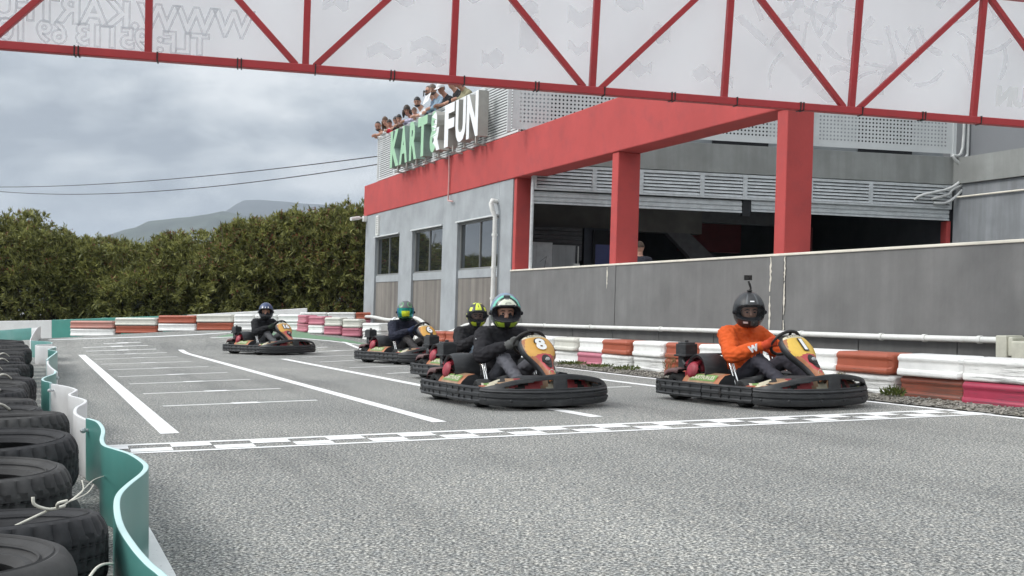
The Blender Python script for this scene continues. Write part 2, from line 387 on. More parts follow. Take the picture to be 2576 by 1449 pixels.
# ================================================================== the karting building
def concrete(name, c, streak=0.5, boards=False, dark=(0.10, 0.10, 0.10), rough=0.85, stain=0.5):
    m, nt, p = new_mat(name)
    t = nt.nodes.new('ShaderNodeTexCoord'); mp = nt.nodes.new('ShaderNodeMapping'); nt.links.new(t.outputs['Object'], mp.inputs[0])
    mp.inputs['Rotation'].default_value = (0, 0, -(TH-math.pi/2))
    def nz(scale, detail, st):
        m2 = nt.nodes.new('ShaderNodeMapping'); m2.inputs['Scale'].default_value = st; nt.links.new(mp.outputs[0], m2.inputs[0])
        n = nt.nodes.new('ShaderNodeTexNoise'); n.inputs['Scale'].default_value = scale; n.inputs['Detail'].default_value = detail; n.inputs['Roughness'].default_value = 0.62
        nt.links.new(m2.outputs[0], n.inputs['Vector']); return n.outputs['Fac']
    mott = nz(1.6, 6, (1, 1, 1)); st = nz(3.0, 5, (1.5, 1.5, 0.10)); fine = nz(22, 4, (1, 1, 0.5))
    col = ramp_node(nt, mott, [(0.32, tuple(x*0.84 for x in c)), (0.68, tuple(x*1.12 for x in c))])
    s = ramp_node(nt, st, [(0.38, (1, 1, 1)), (0.66, (0, 0, 0))])
    mm = nt.nodes.new('ShaderNodeMath'); mm.operation = 'MULTIPLY'; nt.links.new(s, mm.inputs[0]); mm.inputs[1].default_value = streak
    col = mixc(nt, mm.outputs[0], col, dark)
    if boards:
        bd = nz(1.0, 0, (5.5, 5.5, 0.02)); bb = ramp_node(nt, bd, [(0.35, (0.82, 0.81, 0.80)), (0.5, (1.0, 0.98, 0.95)), (0.62, (1.18, 1.16, 1.12))])
        col = mixc(nt, 0.85, col, bb, 'MULTIPLY')
    nt.links.new(col, p.inputs['Base Color']); p.inputs['Roughness'].default_value = rough; p.inputs['Specular IOR Level'].default_value = 0.25
    bump(nt, p, fine, 0.25, 0.01); return m
GREY_PAINT = concrete('grey_painted_render', (0.345, 0.365, 0.38), 0.22, dark=(0.25, 0.265, 0.275))
BOARD_CONC = concrete('board_marked_concrete', (0.215, 0.20, 0.185), 0.45, True, dark=(0.115, 0.108, 0.10))
RAMP_CONC = concrete('grey_stained_concrete', (0.184, 0.182, 0.179), 0.38, dark=(0.118, 0.117, 0.115))
SLAB_CONC = concrete('pale_slab_concrete', (0.27, 0.28, 0.27), 0.4, dark=(0.17, 0.17, 0.16))
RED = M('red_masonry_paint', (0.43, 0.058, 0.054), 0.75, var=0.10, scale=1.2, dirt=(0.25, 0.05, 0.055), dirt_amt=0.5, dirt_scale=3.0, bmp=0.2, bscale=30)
RED_STEEL = M('red_gloss_steel', (0.40, 0.028, 0.032), 0.42, var=0.10, scale=3.0, dirt=(0.20, 0.03, 0.03), dirt_amt=0.4, bmp=0.05)
CREAM = M('cream_coping_paint', (0.70, 0.66, 0.57), 0.7, var=0.12, scale=5, dirt=(0.4, 0.36, 0.3), dirt_amt=0.5)
FRAME = M('grey_window_frame', (0.20, 0.205, 0.20), 0.5, var=0.08)
GALV = M('galvanised_steel', (0.50, 0.525, 0.535), 0.5, 0.12, var=0.14, scale=8, dirt=(0.26, 0.27, 0.27), dirt_amt=0.6, dirt_scale=5, dstretch=(0.4, 0.4, 3))
PALE_METAL = M('pale_grey_sheet', (0.57, 0.59, 0.59), 0.55, var=0.06, scale=2, dirt=(0.36, 0.37, 0.36), dirt_amt=0.4)
WHITE_PVC = M('white_plastic_pipe', (0.72, 0.72, 0.69), 0.45, var=0.06, scale=9, dirt=(0.45, 0.43, 0.38), dirt_amt=0.5, dirt_scale=6)
CABLE_GREY = M('pale_grey_conduit', (0.52, 0.53, 0.52), 0.5, var=0.1)
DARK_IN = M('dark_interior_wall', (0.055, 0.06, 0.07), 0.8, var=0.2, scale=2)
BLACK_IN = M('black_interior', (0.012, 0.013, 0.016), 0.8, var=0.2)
def glass():
    m, nt, p = new_mat('window_glass'); p.inputs['Base Color'].default_value = (0.012, 0.015, 0.017, 1)
    p.inputs['Roughness'].default_value = 0.03; p.inputs['IOR'].default_value = 2.3; p.inputs['Specular IOR Level'].default_value = 0.8
    n = noise_node(nt, 0.9, 2, 0.5); bump(nt, p, n, 0.06, 0.05); return m
GLASS = glass()

BLD = empty('karting_building', F(-18, 3, 0))
tag(BLD, 'grey and red concrete karting building with a garage terrace and perforated gallery railing', 'building')
def bp(b, name, mats, **k): 
    o = b.build(name, mats, **k); o.parent = BLD; o.matrix_parent_inverse = BLD.matrix_basis.inverted(); return o
BLD.matrix_basis = Matrix.Translation(BLD.location)
ZB = -0.7
# facade with three window bays
wins = [(-23.92, -21.40), (-20.20, -17.68), (-16.58, -13.90)]
piers = [(-25.05, -23.92), (-21.40, -20.20), (-17.68, -16.58), (-13.90, -13.12)]
b = MB()
for i, (p, q) in enumerate(piers): b.box(F, p, q, 0.0, 0.5, ZB, 3.87, 0)
for p, q in wins:
    b.box(F, p, q, 0.0, 0.5, 3.10, 3.87); b.box(F, p, q, 0.05, 0.5, 1.70, 1.905)
b.box(F, -25.05, -24.6, 0.5, 8.0, ZB, 4.9)                       # left return of the block
bp(b, 'wall', GREY_PAINT, bevel=0.012)
for p, q in wins:
    b = MB(); b.box(F, p, q, 0.07, 0.5, ZB, 1.70); bp(b, 'concrete_panel', BOARD_CONC)
for i, (p, q) in enumerate(wins):
    w = MB(); fw = 0.05
    for bx in ((p, p+fw, 1.905, 3.10), (q-fw, q, 1.905, 3.10), (p+fw, q-fw, 1.905, 1.905+fw), (p+fw, q-fw, 3.10-fw, 3.10), ((p+q)/2-0.012, (p+q)/2+0.012, 1.905+fw, 3.10-fw)):
        w.box(F, bx[0], bx[1], 0.085, 0.15, bx[2], bx[3])
    wo_ = bp(w, 'window', FRAME, bevel=0.006)
    g = MB(); g.box(F, p+fw, q-fw, 0.115, 0.125, 1.905+fw, 3.10-fw); g.build('pane', GLASS, wo_); 
    g = MB(); g.box(F, p-0.04, q+0.02, -0.05, 0.06, 3.10, 3.135); g.build('drip_ledge', PALE_METAL, wo_)
    g = MB(); g.box(F, p+0.02, q-0.02, 0.40, 0.42, 1.92, 3.09); g.build('blind', DARK_IN, wo_)
b = MB(); b.box(F, -25.25, -3.49, -0.03, 0.47, 3.87, 4.86); bp(b, 'red_beam', RED, bevel=0.02)
for a0, a1, z0, b0, b1 in ((-13.10, -12.95, 1.80, 0.02, 0.42), (-8.57, -8.33, 1.80, 0.0, 0.46), (-3.73, -3.49, 1.80, 0.0, 0.46)):
    b = MB(); b.box(F, a0, a1, b0, b1, z0, 3.868); bp(b, 'red_column', RED, bevel=0.015)
# set-back garage front
b = MB(); b.box(Wf, -0.33, 9.5, 0.0, 0.5, 4.14, 4.78); bp(b, 'slab_edge', SLAB_CONC, bevel=0.01)
DIV = [-0.33, 1.0, 2.05, 3.45, 4.45, 6.0, 7.45, 9.45]
for p, q in zip(DIV, DIV[1:]):
    b = MB(); b.box(Wf, p, q, 0.10, 0.14, 3.57, 4.12, 1)
    for x in (p, q-0.05): b.box(Wf, x, x+0.05, -0.02, 0.10, 3.57, 4.12, 0)
    b.box(Wf, p+0.05, q-0.05, -0.02, 0.10, 4.06, 4.12, 0); b.box(Wf, p+0.05, q-0.05, -0.02, 0.10, 3.57, 3.61, 0)
    for k in range(6):
        z = 3.618+k*0.074; P = [Wf(s, bb, zz) for s in (p+0.05, q-0.05) for bb, zz in ((-0.012, z), (0.06, z+0.012), (0.07, z+0.066), (0.012, z+0.054))]
        b.add(P, [(0, 1, 5, 4), (1, 2, 6, 5), (2, 3, 7, 6), (3, 0, 4, 7)], 0)
    bp(b, 'louvre_panel', [GALV, BLACK_IN])
for p, q, zb in ((-0.33, 4.40, 3.27), (4.62, 9.42, 3.31)):
    b = MB(); z = zb
    prof = [(0.02, z), (0.02, z+0.03), (0.05, z+0.045)]
    while z < 3.60:
        prof += [(0.055, z+0.05), (0.03, z+0.065), (0.028, z+0.125), (0.055, z+0.14)]; z += 0.10
    prof = [x for x in prof if x[1] < 3.58]
    b.grid([[Wf(s, bb, zz) for s in (p, q)] for bb, zz in prof]); bp(b, 'roller_shutter', GALV, solid=0.004)
b = MB(); b.box(Wf, 4.42, 4.60, 0.03, 0.16, 3.2, 3.57); bp(b, 'shutter_post', BLACK_IN)
b = MB(); b.box(Wf, 9.38, 9.48, 0.06, 0.3, 0.8, 3.30); bp(b, 'door_jamb', RED)
b = MB(); b.box(Wf, -0.37, -0.335, -0.02, 0.2, 0.8, 4.1); bp(b, 'side_guide', GALV)
# right-hand wall coming forward, with ledge and upper setback
c0 = Q0+WV*9.5
def Rf(s, bb, z): return plumb(c0+D*s+N*bb+Vector((0, 0, z)))
b = MB(); b.box(Rf, 0.0, 6.5, 0.0, 0.6, 0.0, 3.86, 0); b.box(Rf, -0.3, 6.5, 0.05, 0.6, 3.86, 4.14, 0); bp(b, 'right_wall', concrete('weathered_grey_wall', (0.25, 0.265, 0.28), 0.55, dark=(0.15, 0.155, 0.16)))
b = MB(); b.box(Rf, -0.4, 6.5, -0.03, 0.6, 4.15, 4.75); bp(b, 'upper_ledge', SLAB_CONC)
b = MB(); b.box(Rf, -0.6, 6.5, 0.25, 0.8, 4.75, 8.0); bp(b, 'upper_wall', M('dark_grey_paint', (0.17, 0.178, 0.19), 0.7, var=0.06, scale=1))
b = MB(); b.box(F, -13.0, 4.0, 0.31, 9.0, 0.55, 0.78); b.box(Wf, -0.9, 9.5, 0.0, 8.6, 0.57, 0.785); bp(b, 'terrace_floor', SLAB_CONC)
# roof, terrace floor of the gallery and dark interior
b = MB(); b.box(F, -25.0, -12.9, 0.5, 9.0, 4.0, 4.86); b.box(Wf, -0.5, 9.9, 0.5, 9.0, 4.2, 4.78); bp(b, 'roof_slab', SLAB_CONC)
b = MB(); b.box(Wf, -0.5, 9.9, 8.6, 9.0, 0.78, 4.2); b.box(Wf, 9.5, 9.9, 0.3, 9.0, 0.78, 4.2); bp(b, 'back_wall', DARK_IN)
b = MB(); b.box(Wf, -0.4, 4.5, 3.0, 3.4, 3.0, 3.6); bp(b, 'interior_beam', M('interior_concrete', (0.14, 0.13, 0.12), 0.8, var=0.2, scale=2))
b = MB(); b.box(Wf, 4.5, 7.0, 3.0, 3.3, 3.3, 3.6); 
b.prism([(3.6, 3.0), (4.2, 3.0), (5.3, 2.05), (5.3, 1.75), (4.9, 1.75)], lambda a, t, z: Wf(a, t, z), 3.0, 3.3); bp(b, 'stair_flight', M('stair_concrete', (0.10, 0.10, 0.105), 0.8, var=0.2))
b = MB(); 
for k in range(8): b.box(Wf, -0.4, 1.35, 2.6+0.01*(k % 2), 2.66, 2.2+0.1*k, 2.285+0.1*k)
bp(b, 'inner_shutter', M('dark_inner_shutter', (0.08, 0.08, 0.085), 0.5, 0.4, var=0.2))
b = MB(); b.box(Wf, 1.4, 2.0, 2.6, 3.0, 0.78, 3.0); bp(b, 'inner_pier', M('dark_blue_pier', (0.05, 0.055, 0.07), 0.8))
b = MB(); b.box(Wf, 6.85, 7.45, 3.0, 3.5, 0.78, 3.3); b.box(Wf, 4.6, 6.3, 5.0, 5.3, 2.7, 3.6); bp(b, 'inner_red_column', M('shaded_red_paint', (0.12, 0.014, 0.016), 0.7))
b = MB(); b.box(Wf, -0.4, 2.2, 1.2, 1.23, 1.85, 1.9); 
for s in (0.4, 1.2, 1.7, 2.2): b.box(Wf, s, s+0.04, 1.2, 1.24, 0.78, 1.85)
bp(b, 'handrail', GALV)
# things inside the garage
b = MB(); b.box(Wf, 1.60, 2.72, 2.5, 2.58, 1.95, 2.95, 0); b.box(Wf, 1.66, 2.66, 2.493, 2.497, 2.02, 2.60, 1); b.box(Wf, 1.66, 2.66, 2.493, 2.497, 2.60, 2.88, 0)
SCREEN = M('blue_screen_picture', (0.01, 0.02, 0.12), 0.3); SCREEN.node_tree.nodes['Principled BSDF'].inputs['Emission Color'].default_value = (0.008, 0.02, 0.12, 1); SCREEN.node_tree.nodes['Principled BSDF'].inputs['Emission Strength'].default_value = 0.05
tag(recentre(b.build('television', [BLACK_IN, SCREEN])), 'large black television showing blue inside the garage behind the middle red column', 'television')
b = MB(); b.box(Wf, -0.30, 0.48, 1.9, 2.5, 0.78, 2.56, 0)
for s0_, s1_ in ((-0.28, 0.07), (0.10, 0.47)): b.box(Wf, s0_, s1_, 1.885, 1.90, 0.85, 2.38, 0); b.box(Wf, s0_, s1_, 1.888, 1.90, 2.42, 2.53, 0)
for (x0, z0_, x1, z1_) in ((-0.2, 1.2, -0.1, 1.7), (-0.1, 1.7, 0.02, 1.5), (0.22, 1.65, 0.40, 1.78), (0.40, 1.78, 0.34, 1.45), (0.25, 1.45, 0.45, 1.3), (0.34, 1.45, 0.50, 1.15), (0.45, 1.3, 0.40, 1.1), (-0.18, 1.15, 0.0, 1.45)):
    b.bar(Wf(x0*0.85, 1.878, z0_+0.45), Wf(x1*0.85, 1.878, z1_+0.45), 0.016, 0.006, m=1)
tag(recentre(b.build('metal_cabinet', [M('off_white_metal', (0.62, 0.63, 0.64), 0.5), BLACK_IN], bevel=0.006)), 'off-white metal cabinet with black scribbles inside the garage by the first red column', 'cabinet')
b = MB(); b.box(Wf, 0.50, 1.06, 2.0, 2.5, 0.78, 2.52); tag(recentre(b.build('storage_locker', M('grey_locker', (0.36, 0.37, 0.38), 0.6, var=0.15, scale=1.5, stretch=(8, 8, 1)), bevel=0.01)), 'plain grey locker beside the scribbled cabinet inside the garage', 'locker')
b = MB(); b.box(Wf, 0.84, 0.97, 1.1, 1.23, 0.78, 2.05); b.tube([Wf(0.94, 1.16, 2.05), Wf(0.94, 1.16, 2.45)], 0.012); tag(recentre(b.build('bollard_post', M('pale_post', (0.55, 0.55, 0.52), 0.6))), 'pale square post standing on the terrace right of the grey locker', 'post')
b = MB(); b.tube([Wf(5.75, 5.2, 2.42), Wf(6.95, 5.2, 2.36)], 0.03)
LAMP = M('tube_lamp', (0.9, 0.9, 0.9)); LAMP.node_tree.nodes['Principled BSDF'].inputs['Emission Color'].default_value = (0.95, 0.97, 1, 1); LAMP.node_tree.nodes['Principled BSDF'].inputs['Emission Strength'].default_value = 1.6
tag(recentre(b.build('strip_light', LAMP)), 'lit white strip light glowing in the dark garage right of the tall red column', 'lamp')

# terrace ramp wall
RW = empty('ramp_wall', F(-6, 0, 0)); tag(RW, 'long stained grey concrete wall with a cream painted top below the garage terrace', 'wall')
def child(b, name, mats, par, **k):
    o = b.build(name, mats, **k); o.parent = par; par.rotation_euler = par.rotation_euler; o.matrix_parent_inverse = Matrix.Translation(par.location).inverted(); return o
b = MB(); b.box(F, -13.119, 7.0, 0.0, 0.30, 0.22, 1.80); b.box(F, -3.75, -3.47, -0.012, 0.0, 0.22, 1.80); b.box(F, -8.6, -8.3, -0.012, 0.0, 0.22, 1.80); child(b, 'wall', RAMP_CONC, RW)
b = MB(); b.box(F, -13.119, 7.0, -0.02, 0.32, 1.80, 1.835); child(b, 'coping', CREAM, RW, bevel=0.008)
SEAL = M('cream_sealant', (0.62, 0.58, 0.50), 0.8, var=0.2, scale=12)
for a, spans in ((-3.77, ((1.79, 1.30), (1.24, 0.70))), (-3.45, ((1.79, 1.45), (1.43, 0.98), (0.9, 0.55))), (-8.62, ((1.78, 1.38),))):
    for zt, zb in spans:
        b = MB(); n = 12; L_ = [(a+RNG.uniform(-.012, .010), zt+(zb-zt)*i/n) for i in range(n+1)]; R__ = [(a+0.012+RNG.uniform(0, .032)*math.sin(math.pi*(i+.5)/(n+1)), zt+(zb-zt)*i/n) for i in range(n+1)]
        for i in range(n): b.prism([L_[i], L_[i+1], R__[i+1], R__[i]], F, -0.016, -0.0125)
        child(b, 'sealant_joint', SEAL, RW)
b = MB(); a = -13.1
while a < 6.9:
    b.box(lambda s_, t_, z_: (lambda q: Vector((q.x, q.y, z_)))(P0+D*s_+N*t_), a+0.012, min(a+1.6, 7.0), -0.055, 0.28, -0.3, 0.585); a += 1.6
child(b, 'plinth', concrete('dark_plinth_concrete', (0.135, 0.133, 0.13), 0.4, dark=(0.07, 0.07, 0.07)), RW, bevel=0.01)

# gallery railing panels
def perf_mat(name, c, slot):
    m, nt, p = new_mat(name)
    p.inputs['Base Color'].default_value = (*c, 1); p.inputs['Roughness'].default_value = 0.55
    return m
SLAT = perf_mat('pale_slat_sheet', (0.62, 0.635, 0.635), True)
HOLE = M('panel_hole', (0.03, 0.034, 0.04), 0.8)
def slat_panel(a0, a1, z0, z1, b0=0.05):
    b = MB()
    for x in (a0, a1-0.045): b.box(F, x, x+0.045, b0-0.01, b0+0.05, z0, z1)
    b.box(F, a0+0.045, a1-0.045, b0-0.01, b0+0.05, z1-0.05, z1); b.box(F, a0+0.045, a1-0.045, b0-0.01, b0+0.05, z0, z0+0.05)
    z = z0+0.075
    while z < z1-0.07:
        b.box(F, a0+0.045, a1-0.045, b0, b0+0.02, z, z+0.036); z += 0.064
    return b
RAILS = [-24.1, -22.3, -20.5, -18.7, -16.9, -15.1, -13.0]
for p, q in zip(RAILS, RAILS[1:]):
    bp(slat_panel(p, q-0.01, 4.90, 6.27), 'railing_panel', SLAT)
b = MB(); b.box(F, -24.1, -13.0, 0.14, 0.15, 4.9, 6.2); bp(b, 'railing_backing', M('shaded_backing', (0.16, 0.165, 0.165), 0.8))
def holed_panel(fr, s0, s1, z0, z1, pitch=0.125, hole=0.058):
    b = MB(); fx = 0.10
    nx = int((s1-s0-2*fx)/pitch); nz_ = int((z1-z0-2*fx)/pitch); ox = s0+(s1-s0-nx*pitch)/2; oz = z0+(z1-z0-nz_*pitch)/2
    P = lambda s, z: fr(s, -0.02, z)
    b.add([P(s0, z0), P(s1, z0), P(s1, oz), P(s0, oz)], [(0, 1, 2, 3)]); b.add([P(s0, oz+nz_*pitch), P(s1, oz+nz_*pitch), P(s1, z1), P(s0, z1)], [(0, 1, 2, 3)])
    b.add([P(s0, oz), P(ox, oz), P(ox, oz+nz_*pitch), P(s0, oz+nz_*pitch)], [(0, 1, 2, 3)]); b.add([P(ox+nx*pitch, oz), P(s1, oz), P(s1, oz+nz_*pitch), P(ox+nx*pitch, oz+nz_*pitch)], [(0, 1, 2, 3)])
    h = hole/2
    for i in range(nx):
        for j in range(nz_):
            cx, cz = ox+(i+.5)*pitch, oz+(j+.5)*pitch; q = pitch/2; oct_ = []
            for k in range(8):
                a = math.pi/8+k*math.pi/4; oct_.append((cx+h*math.cos(a)*1.08, cz+h*math.sin(a)*1.08))
            sq = [(cx+q, cz+q), (cx-q, cz+q), (cx-q, cz-q), (cx+q, cz-q)]
            V = [P(*o) for o in oct_]+[P(*o) for o in sq]
            b.add(V, [(0, 8, 1), (1, 8, 9, 2), (2, 9, 3), (3, 9, 10, 4), (4, 10, 5), (5, 10, 11, 6), (6, 11, 7), (7, 11, 8, 0)])
    return b
for p, q in ((-0.86, 2.3), (2.35, 5.95), (6.0, 9.42)):
    b = holed_panel(Wf, p, q, 4.85, 6.9, 0.085, 0.042)
    bp(b, 'perforated_panel', PALE_METAL)
for s in (-0.93, 2.32, 5.97, 9.46):
    b = MB(); b.box(Wf, s-0.04, s+0.04, -0.05, 0.05, 4.79, 6.95); bp(b, 'panel_post', PALE_METAL)
b = MB(); b.box(Wf, -0.5, 13.0, 1.6, 1.8, 4.8, 7.6)
bp(b, 'upper_room_wall', M('upper_room_paint', (0.30, 0.32, 0.335), 0.7, var=0.25, scale=0.9))
for p, q in ((0.3, 1.9), (4.2, 5.6), (7.9, 9.3)):
    b = MB(); b.box(Wf, p, q, 1.55, 1.59, 5.0, 6.5); bp(b, 'upper_window', BLACK_IN)

# fittings fixed to the building: they move with it
b = MB(); b.box(F, -23.72, -23.45, -0.06, 0.0, 3.16, 3.78, 0)
for k in range(9): b.box(F, -23.67, -23.50, -0.065, -0.06, 3.23+k*0.058, 3.25+k*0.058, 1)
bp(b, 'vent_grille', [WHITE_PVC, FRAME])
# white drain pipes, conduits
def pipe(name, pts, r, label, cat='pipe', mat_=None, clips=()):
    b = MB(); b.tube(pts, r, 10)
    for c, ax in clips: b.tube([c-ax*0.025, c+ax*0.025], r*1.25, 10)
    o = recentre(b.build(name, mat_ or WHITE_PVC, smooth=True, auto=50)); tag(o, label, cat); return o
up = F(0, 0, 1)-F(0, 0, 0)
pts = [F(-13.98, -0.02, 3.42), F(-13.93, -0.16, 3.43), F(-13.89, -0.20, 3.36), F(-13.88, -0.16, 3.2), F(-13.86, -0.10, 3.05), F(-13.86, -0.10, 0.72)]
pipe('downpipe', pts, 0.055, 'white vertical downpipe beside the largest window of the grey facade', clips=[(F(-13.86, -.10, z), up) for z in (2.65, 1.9, 1.2)])
b = MB(); b.box(F, -14.02, -13.72, -0.24, -0.02, 0.45, 0.80); b.box(F, -13.98, -13.76, -0.22, -0.02, 0.0, 0.45); tag(recentre(b.build('junction_box', M('grey_box', (0.40, 0.41, 0.41), 0.6), bevel=0.01)), 'grey square junction box at the foot of the white downpipe', 'box')
b = MB(); b.tube([F(-13.5, -.2, .62), F(-13.4, -.22, .45), F(-13.38, -.26, .2)], 0.07, 10); tag(recentre(b.build('pipe_elbow', WHITE_PVC, smooth=True, auto=50)), 'short white bent pipe stub next to the junction box by the wall', 'pipe')
zz = {-24.9: 0.60, -23.6: 0.62, -21.9: 0.56, -20.6: 0.60, -19.5: 0.66, -18.8: 0.58, -17.9: 0.33, -17.2: 0.28, -16.2: 0.40, -15.4: 0.55, -14.6: 0.58, -14.02: 0.6}
pts = [F(a, -0.12, z) for a, z in zz.items()]
def smooth_path(P, n=6):
    P = [Vector(p) for p in P]; out = []
    for i in range(len(P)-1):
        p0, p1, p2, p3 = P[max(i-1, 0)], P[i], P[i+1], P[min(i+2, len(P)-1)]
        for k in range(n):
            t = k/n; out.append(0.5*((2*p1)+(p2-p0)*t+(2*p0-5*p1+4*p2-p3)*t*t+(3*p1-3*p2+p3-p0)*t**3))
    out.append(P[-1]); return out
pipe('hose_pipe', smooth_path(pts), 0.05, 'sagging white pipe along the foot of the window facade')
def gpipe(a, h): 
    q = P0+D*a-N*0.13; return Vector((q.x, q.y, h))
pts = [gpipe(-13.3, 0.63), gpipe(-9, 0.62), gpipe(-5, 0.615), gpipe(-1.5, 0.60), gpipe(0.5, 0.60)]
gz_pipe = smooth_path(pts, 8)
dv = D
pipe('drain_pipe', gz_pipe, 0.036, 'long white plastic pipe clipped low along the stained ramp wall', clips=[(gpipe(a, h), dv) for a, h in ((-11, .625), (-9, .62), (-6.5, .618), (-4.6, .614), (-3.1, .607), (-2.9, .606), (-1.4, .60), (-.7, .60), (0.1, .60))])
b = MB(); q0 = gpipe(1.0, 0.30)
def Bx(a, bb, z): 
    q = P0+D*a+N*bb; return Vector((q.x, q.y, z))
b.box(Bx, 0.46, 0.60, -0.3, -0.05, 0.42, 0.655); b.box(Bx, 0.66, 0.90, -0.3, -0.05, 0.38, 0.60); b.box(Bx, 0.60, 0.66, -0.28, -0.07, 0.44, 0.64)
tag(recentre(b.build('electric_box', M('cream_plastic_box', (0.55, 0.54, 0.45), 0.5), bevel=0.012)), 'cream plastic electric box at the right end of the long white pipe', 'box')
pts = [F(-17.2, -0.06, 4.84), F(-17.1, -0.09, 4.82), F(-17.1, -0.07, 4.4), F(-17.12, -0.07, 3.8), F(-17.05, -0.09, 3.70), F(-16.8, -0.06, 3.66)]
pipe('cable_conduit', smooth_path(pts, 4), 0.02, 'thin pale conduit running down the red beam beneath the sign', mat_=M('pinkish_conduit', (0.55, 0.33, 0.31), 0.6))
b = MB(); c_ = F(-25.1, -0.10, 3.80); b.bar(c_, c_+Vector((-0.14, -0.14, 0.0)), 0.05, 0.05); b.tube([c_+Vector((-0.08, -0.10, 0)), c_+Vector((-0.34, -0.32, -0.06))], 0.062, 10); b.box(F, -25.1, -24.9, -0.12, 0.0, 3.68, 3.86)
tag(recentre(b.build('security_camera', WHITE_PVC, bevel=0.01)), 'white bullet security camera on the far corner of the facade under the red beam', 'camera')
for k, (off, zt) in enumerate(((0.0, 6.9), (0.12, 6.9), (0.22, 6.9))):
    s = 9.62+off; pts = [Wf(s, -0.12, zt), Wf(s, -0.12, 5.0), Wf(s+(-.25, -.05, .1)[k], -0.14, 4.78), Wf(s+(.05, -.2, -.05)[k], -0.14, 4.5), Wf(s-.02, -0.15, 4.25), Wf(s-(.35, .12, .45)[k], -0.15, 4.02), Wf(s-(.95, .45, .55)[k], -0.13, (3.86, 3.72, 3.9)[k]), Wf(s-(1.1, .75, .9)[k], -0.02, (3.75, 3.70, 3.78)[k])]
    pipe('cable_conduit', smooth_path(pts, 5), 0.034, ('leftmost of three pale twisting conduits on the right building corner, reaching the louvres', 'middle one of three pale conduits twisting down the right building corner', 'rightmost of three pale conduits twisting down the right building corner')[k], mat_=CABLE_GREY)
pts = [Rf(0.1, -0.05, 3.84), Rf(3.0, -0.05, 3.84), Rf(6.4, -0.05, 3.84)]
pipe('wall_conduit', pts, 0.022, 'thin pale straight conduit under the ledge of the right-hand wall', mat_=CREAM)

# KART & FUN sign
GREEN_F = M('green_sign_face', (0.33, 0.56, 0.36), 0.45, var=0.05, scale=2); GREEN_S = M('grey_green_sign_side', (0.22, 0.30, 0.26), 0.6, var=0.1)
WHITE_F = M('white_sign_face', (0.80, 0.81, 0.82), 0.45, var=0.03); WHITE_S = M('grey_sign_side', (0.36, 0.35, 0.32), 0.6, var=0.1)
SIGN = empty('sign', F(-17.7, -0.25, 4.9)); tag(SIGN, 'large raised letters KART & FUN in green and white on the gallery railing', 'sign')
letters = [('K', -21.25, -20.42), ('A', -20.37, -19.66), ('R', -19.46, -18.85), ('T', -18.76, -17.98), ('&', -17.75, -16.98), ('F', -16.64, -15.95), ('U', -15.85, -15.16), ('N', -15.10, -14.36)]
for ch, a0, a1 in letters:
    V, Fc = text_geo(ch, 1.0, 0.5, 0.042); V = np.array(V); mn, mx_ = V.min(0), V.max(0)
    sx = (a1-a0)/(mx_[0]-mn[0]); sz = 1.06/(mx_[1]-mn[1]); b = MB(); P = []
    for v in V: P.append(F(a0+(v[0]-mn[0])*sx, -0.40+0.26*(0.5-v[2]), 4.96+(v[1]-mn[1])*sz))
    mm = []
    for f in Fc:
        zz_ = [V[i][2] for i in f]; front = min(zz_) > 0.49; xm = np.mean([V[i][0] for i in f]); split = (ch == '&' and xm > (mn[0]+mx_[0])/2-0.05)
        w = ch in 'FUN' or split; mm.append((2 if w else 0)+(0 if front else 1))
    b.add(P, Fc, mm); o = b.build('letter', [GREEN_F, GREEN_S, WHITE_F, WHITE_S]); o.parent = SIGN; o.matrix_parent_inverse = Matrix.Translation(SIGN.location).inverted()
    b = MB(); b.box(F, (a0+a1)/2-0.03, (a0+a1)/2+0.03, -0.36, -0.03, 4.80, 4.83); b.box(F, (a0+a1)/2-0.03, (a0+a1)/2+0.03, -0.30, -0.26, 4.83, 4.99)
    o = b.build('bracket', WHITE_S); o.parent = SIGN; o.matrix_parent_inverse = Matrix.Translation(SIGN.location).inverted()

# ================================================================== start gantry with banner
GAN = empty('start_gantry', (0, 11, 3.2)); tag(GAN, 'red welded lattice truss spanning the track above the karts', 'gantry')
def gch(b, name, mats, **k):
    o = b.build(name, mats, **k); o.parent = GAN; o.matrix_parent_inverse = Matrix.Translation((0, 11, 3.2)).inverted(); return o
NODES = [-9.7, -8.15, -6.62, -5.1, -3.62, -2.15, -0.69, 0.78, 2.25, 3.75, 5.27, 6.8, 8.35, 9.9]; ZL, ZT = 3.225, 4.62
LEAN = -0.10
def Tt(s, bb, z): return T(s, bb+LEAN*(z-ZL), z)
b = MB(); b.bar(Tt(-10.5, 0, ZL), Tt(10.5, 0, ZL), 0.09, 0.078); gch(b, 'bottom_chord', RED_STEEL, bevel=0.008)
b = MB(); b.bar(Tt(-10.5, 0, ZT), Tt(10.5, 0, ZT), 0.09, 0.078); gch(b, 'top_chord', RED_STEEL, bevel=0.008)
for s in NODES:
    b = MB(); b.bar(Tt(s, 0, ZL+0.035), Tt(s, 0, ZT-0.035), 0.066, 0.066, up=EN); gch(b, 'upright', RED_STEEL, bevel=0.006)
for i, (s, s2) in enumerate(zip(NODES, NODES[1:])):
    lo, hi = (s, s2) if i % 2 == 1 else (s2, s)
    # diagonals meet the bottom chord at every other upright
    if i % 2 == 1: p, q = Tt(s+0.09, 0, ZL+0.03), Tt(s2-0.06, 0, ZT-0.03)
    else: p, q = Tt(s2-0.09, 0, ZL+0.03), Tt(s+0.06, 0, ZT-0.03)
    b = MB(); b.bar(p, q, 0.058, 0.058, up=EN); gch(b, 'diagonal', RED_STEEL, bevel=0.005)
s = -6.5; k = 1; TIE = M('black_cable_tie', (0.02, 0.02, 0.02), 0.5)
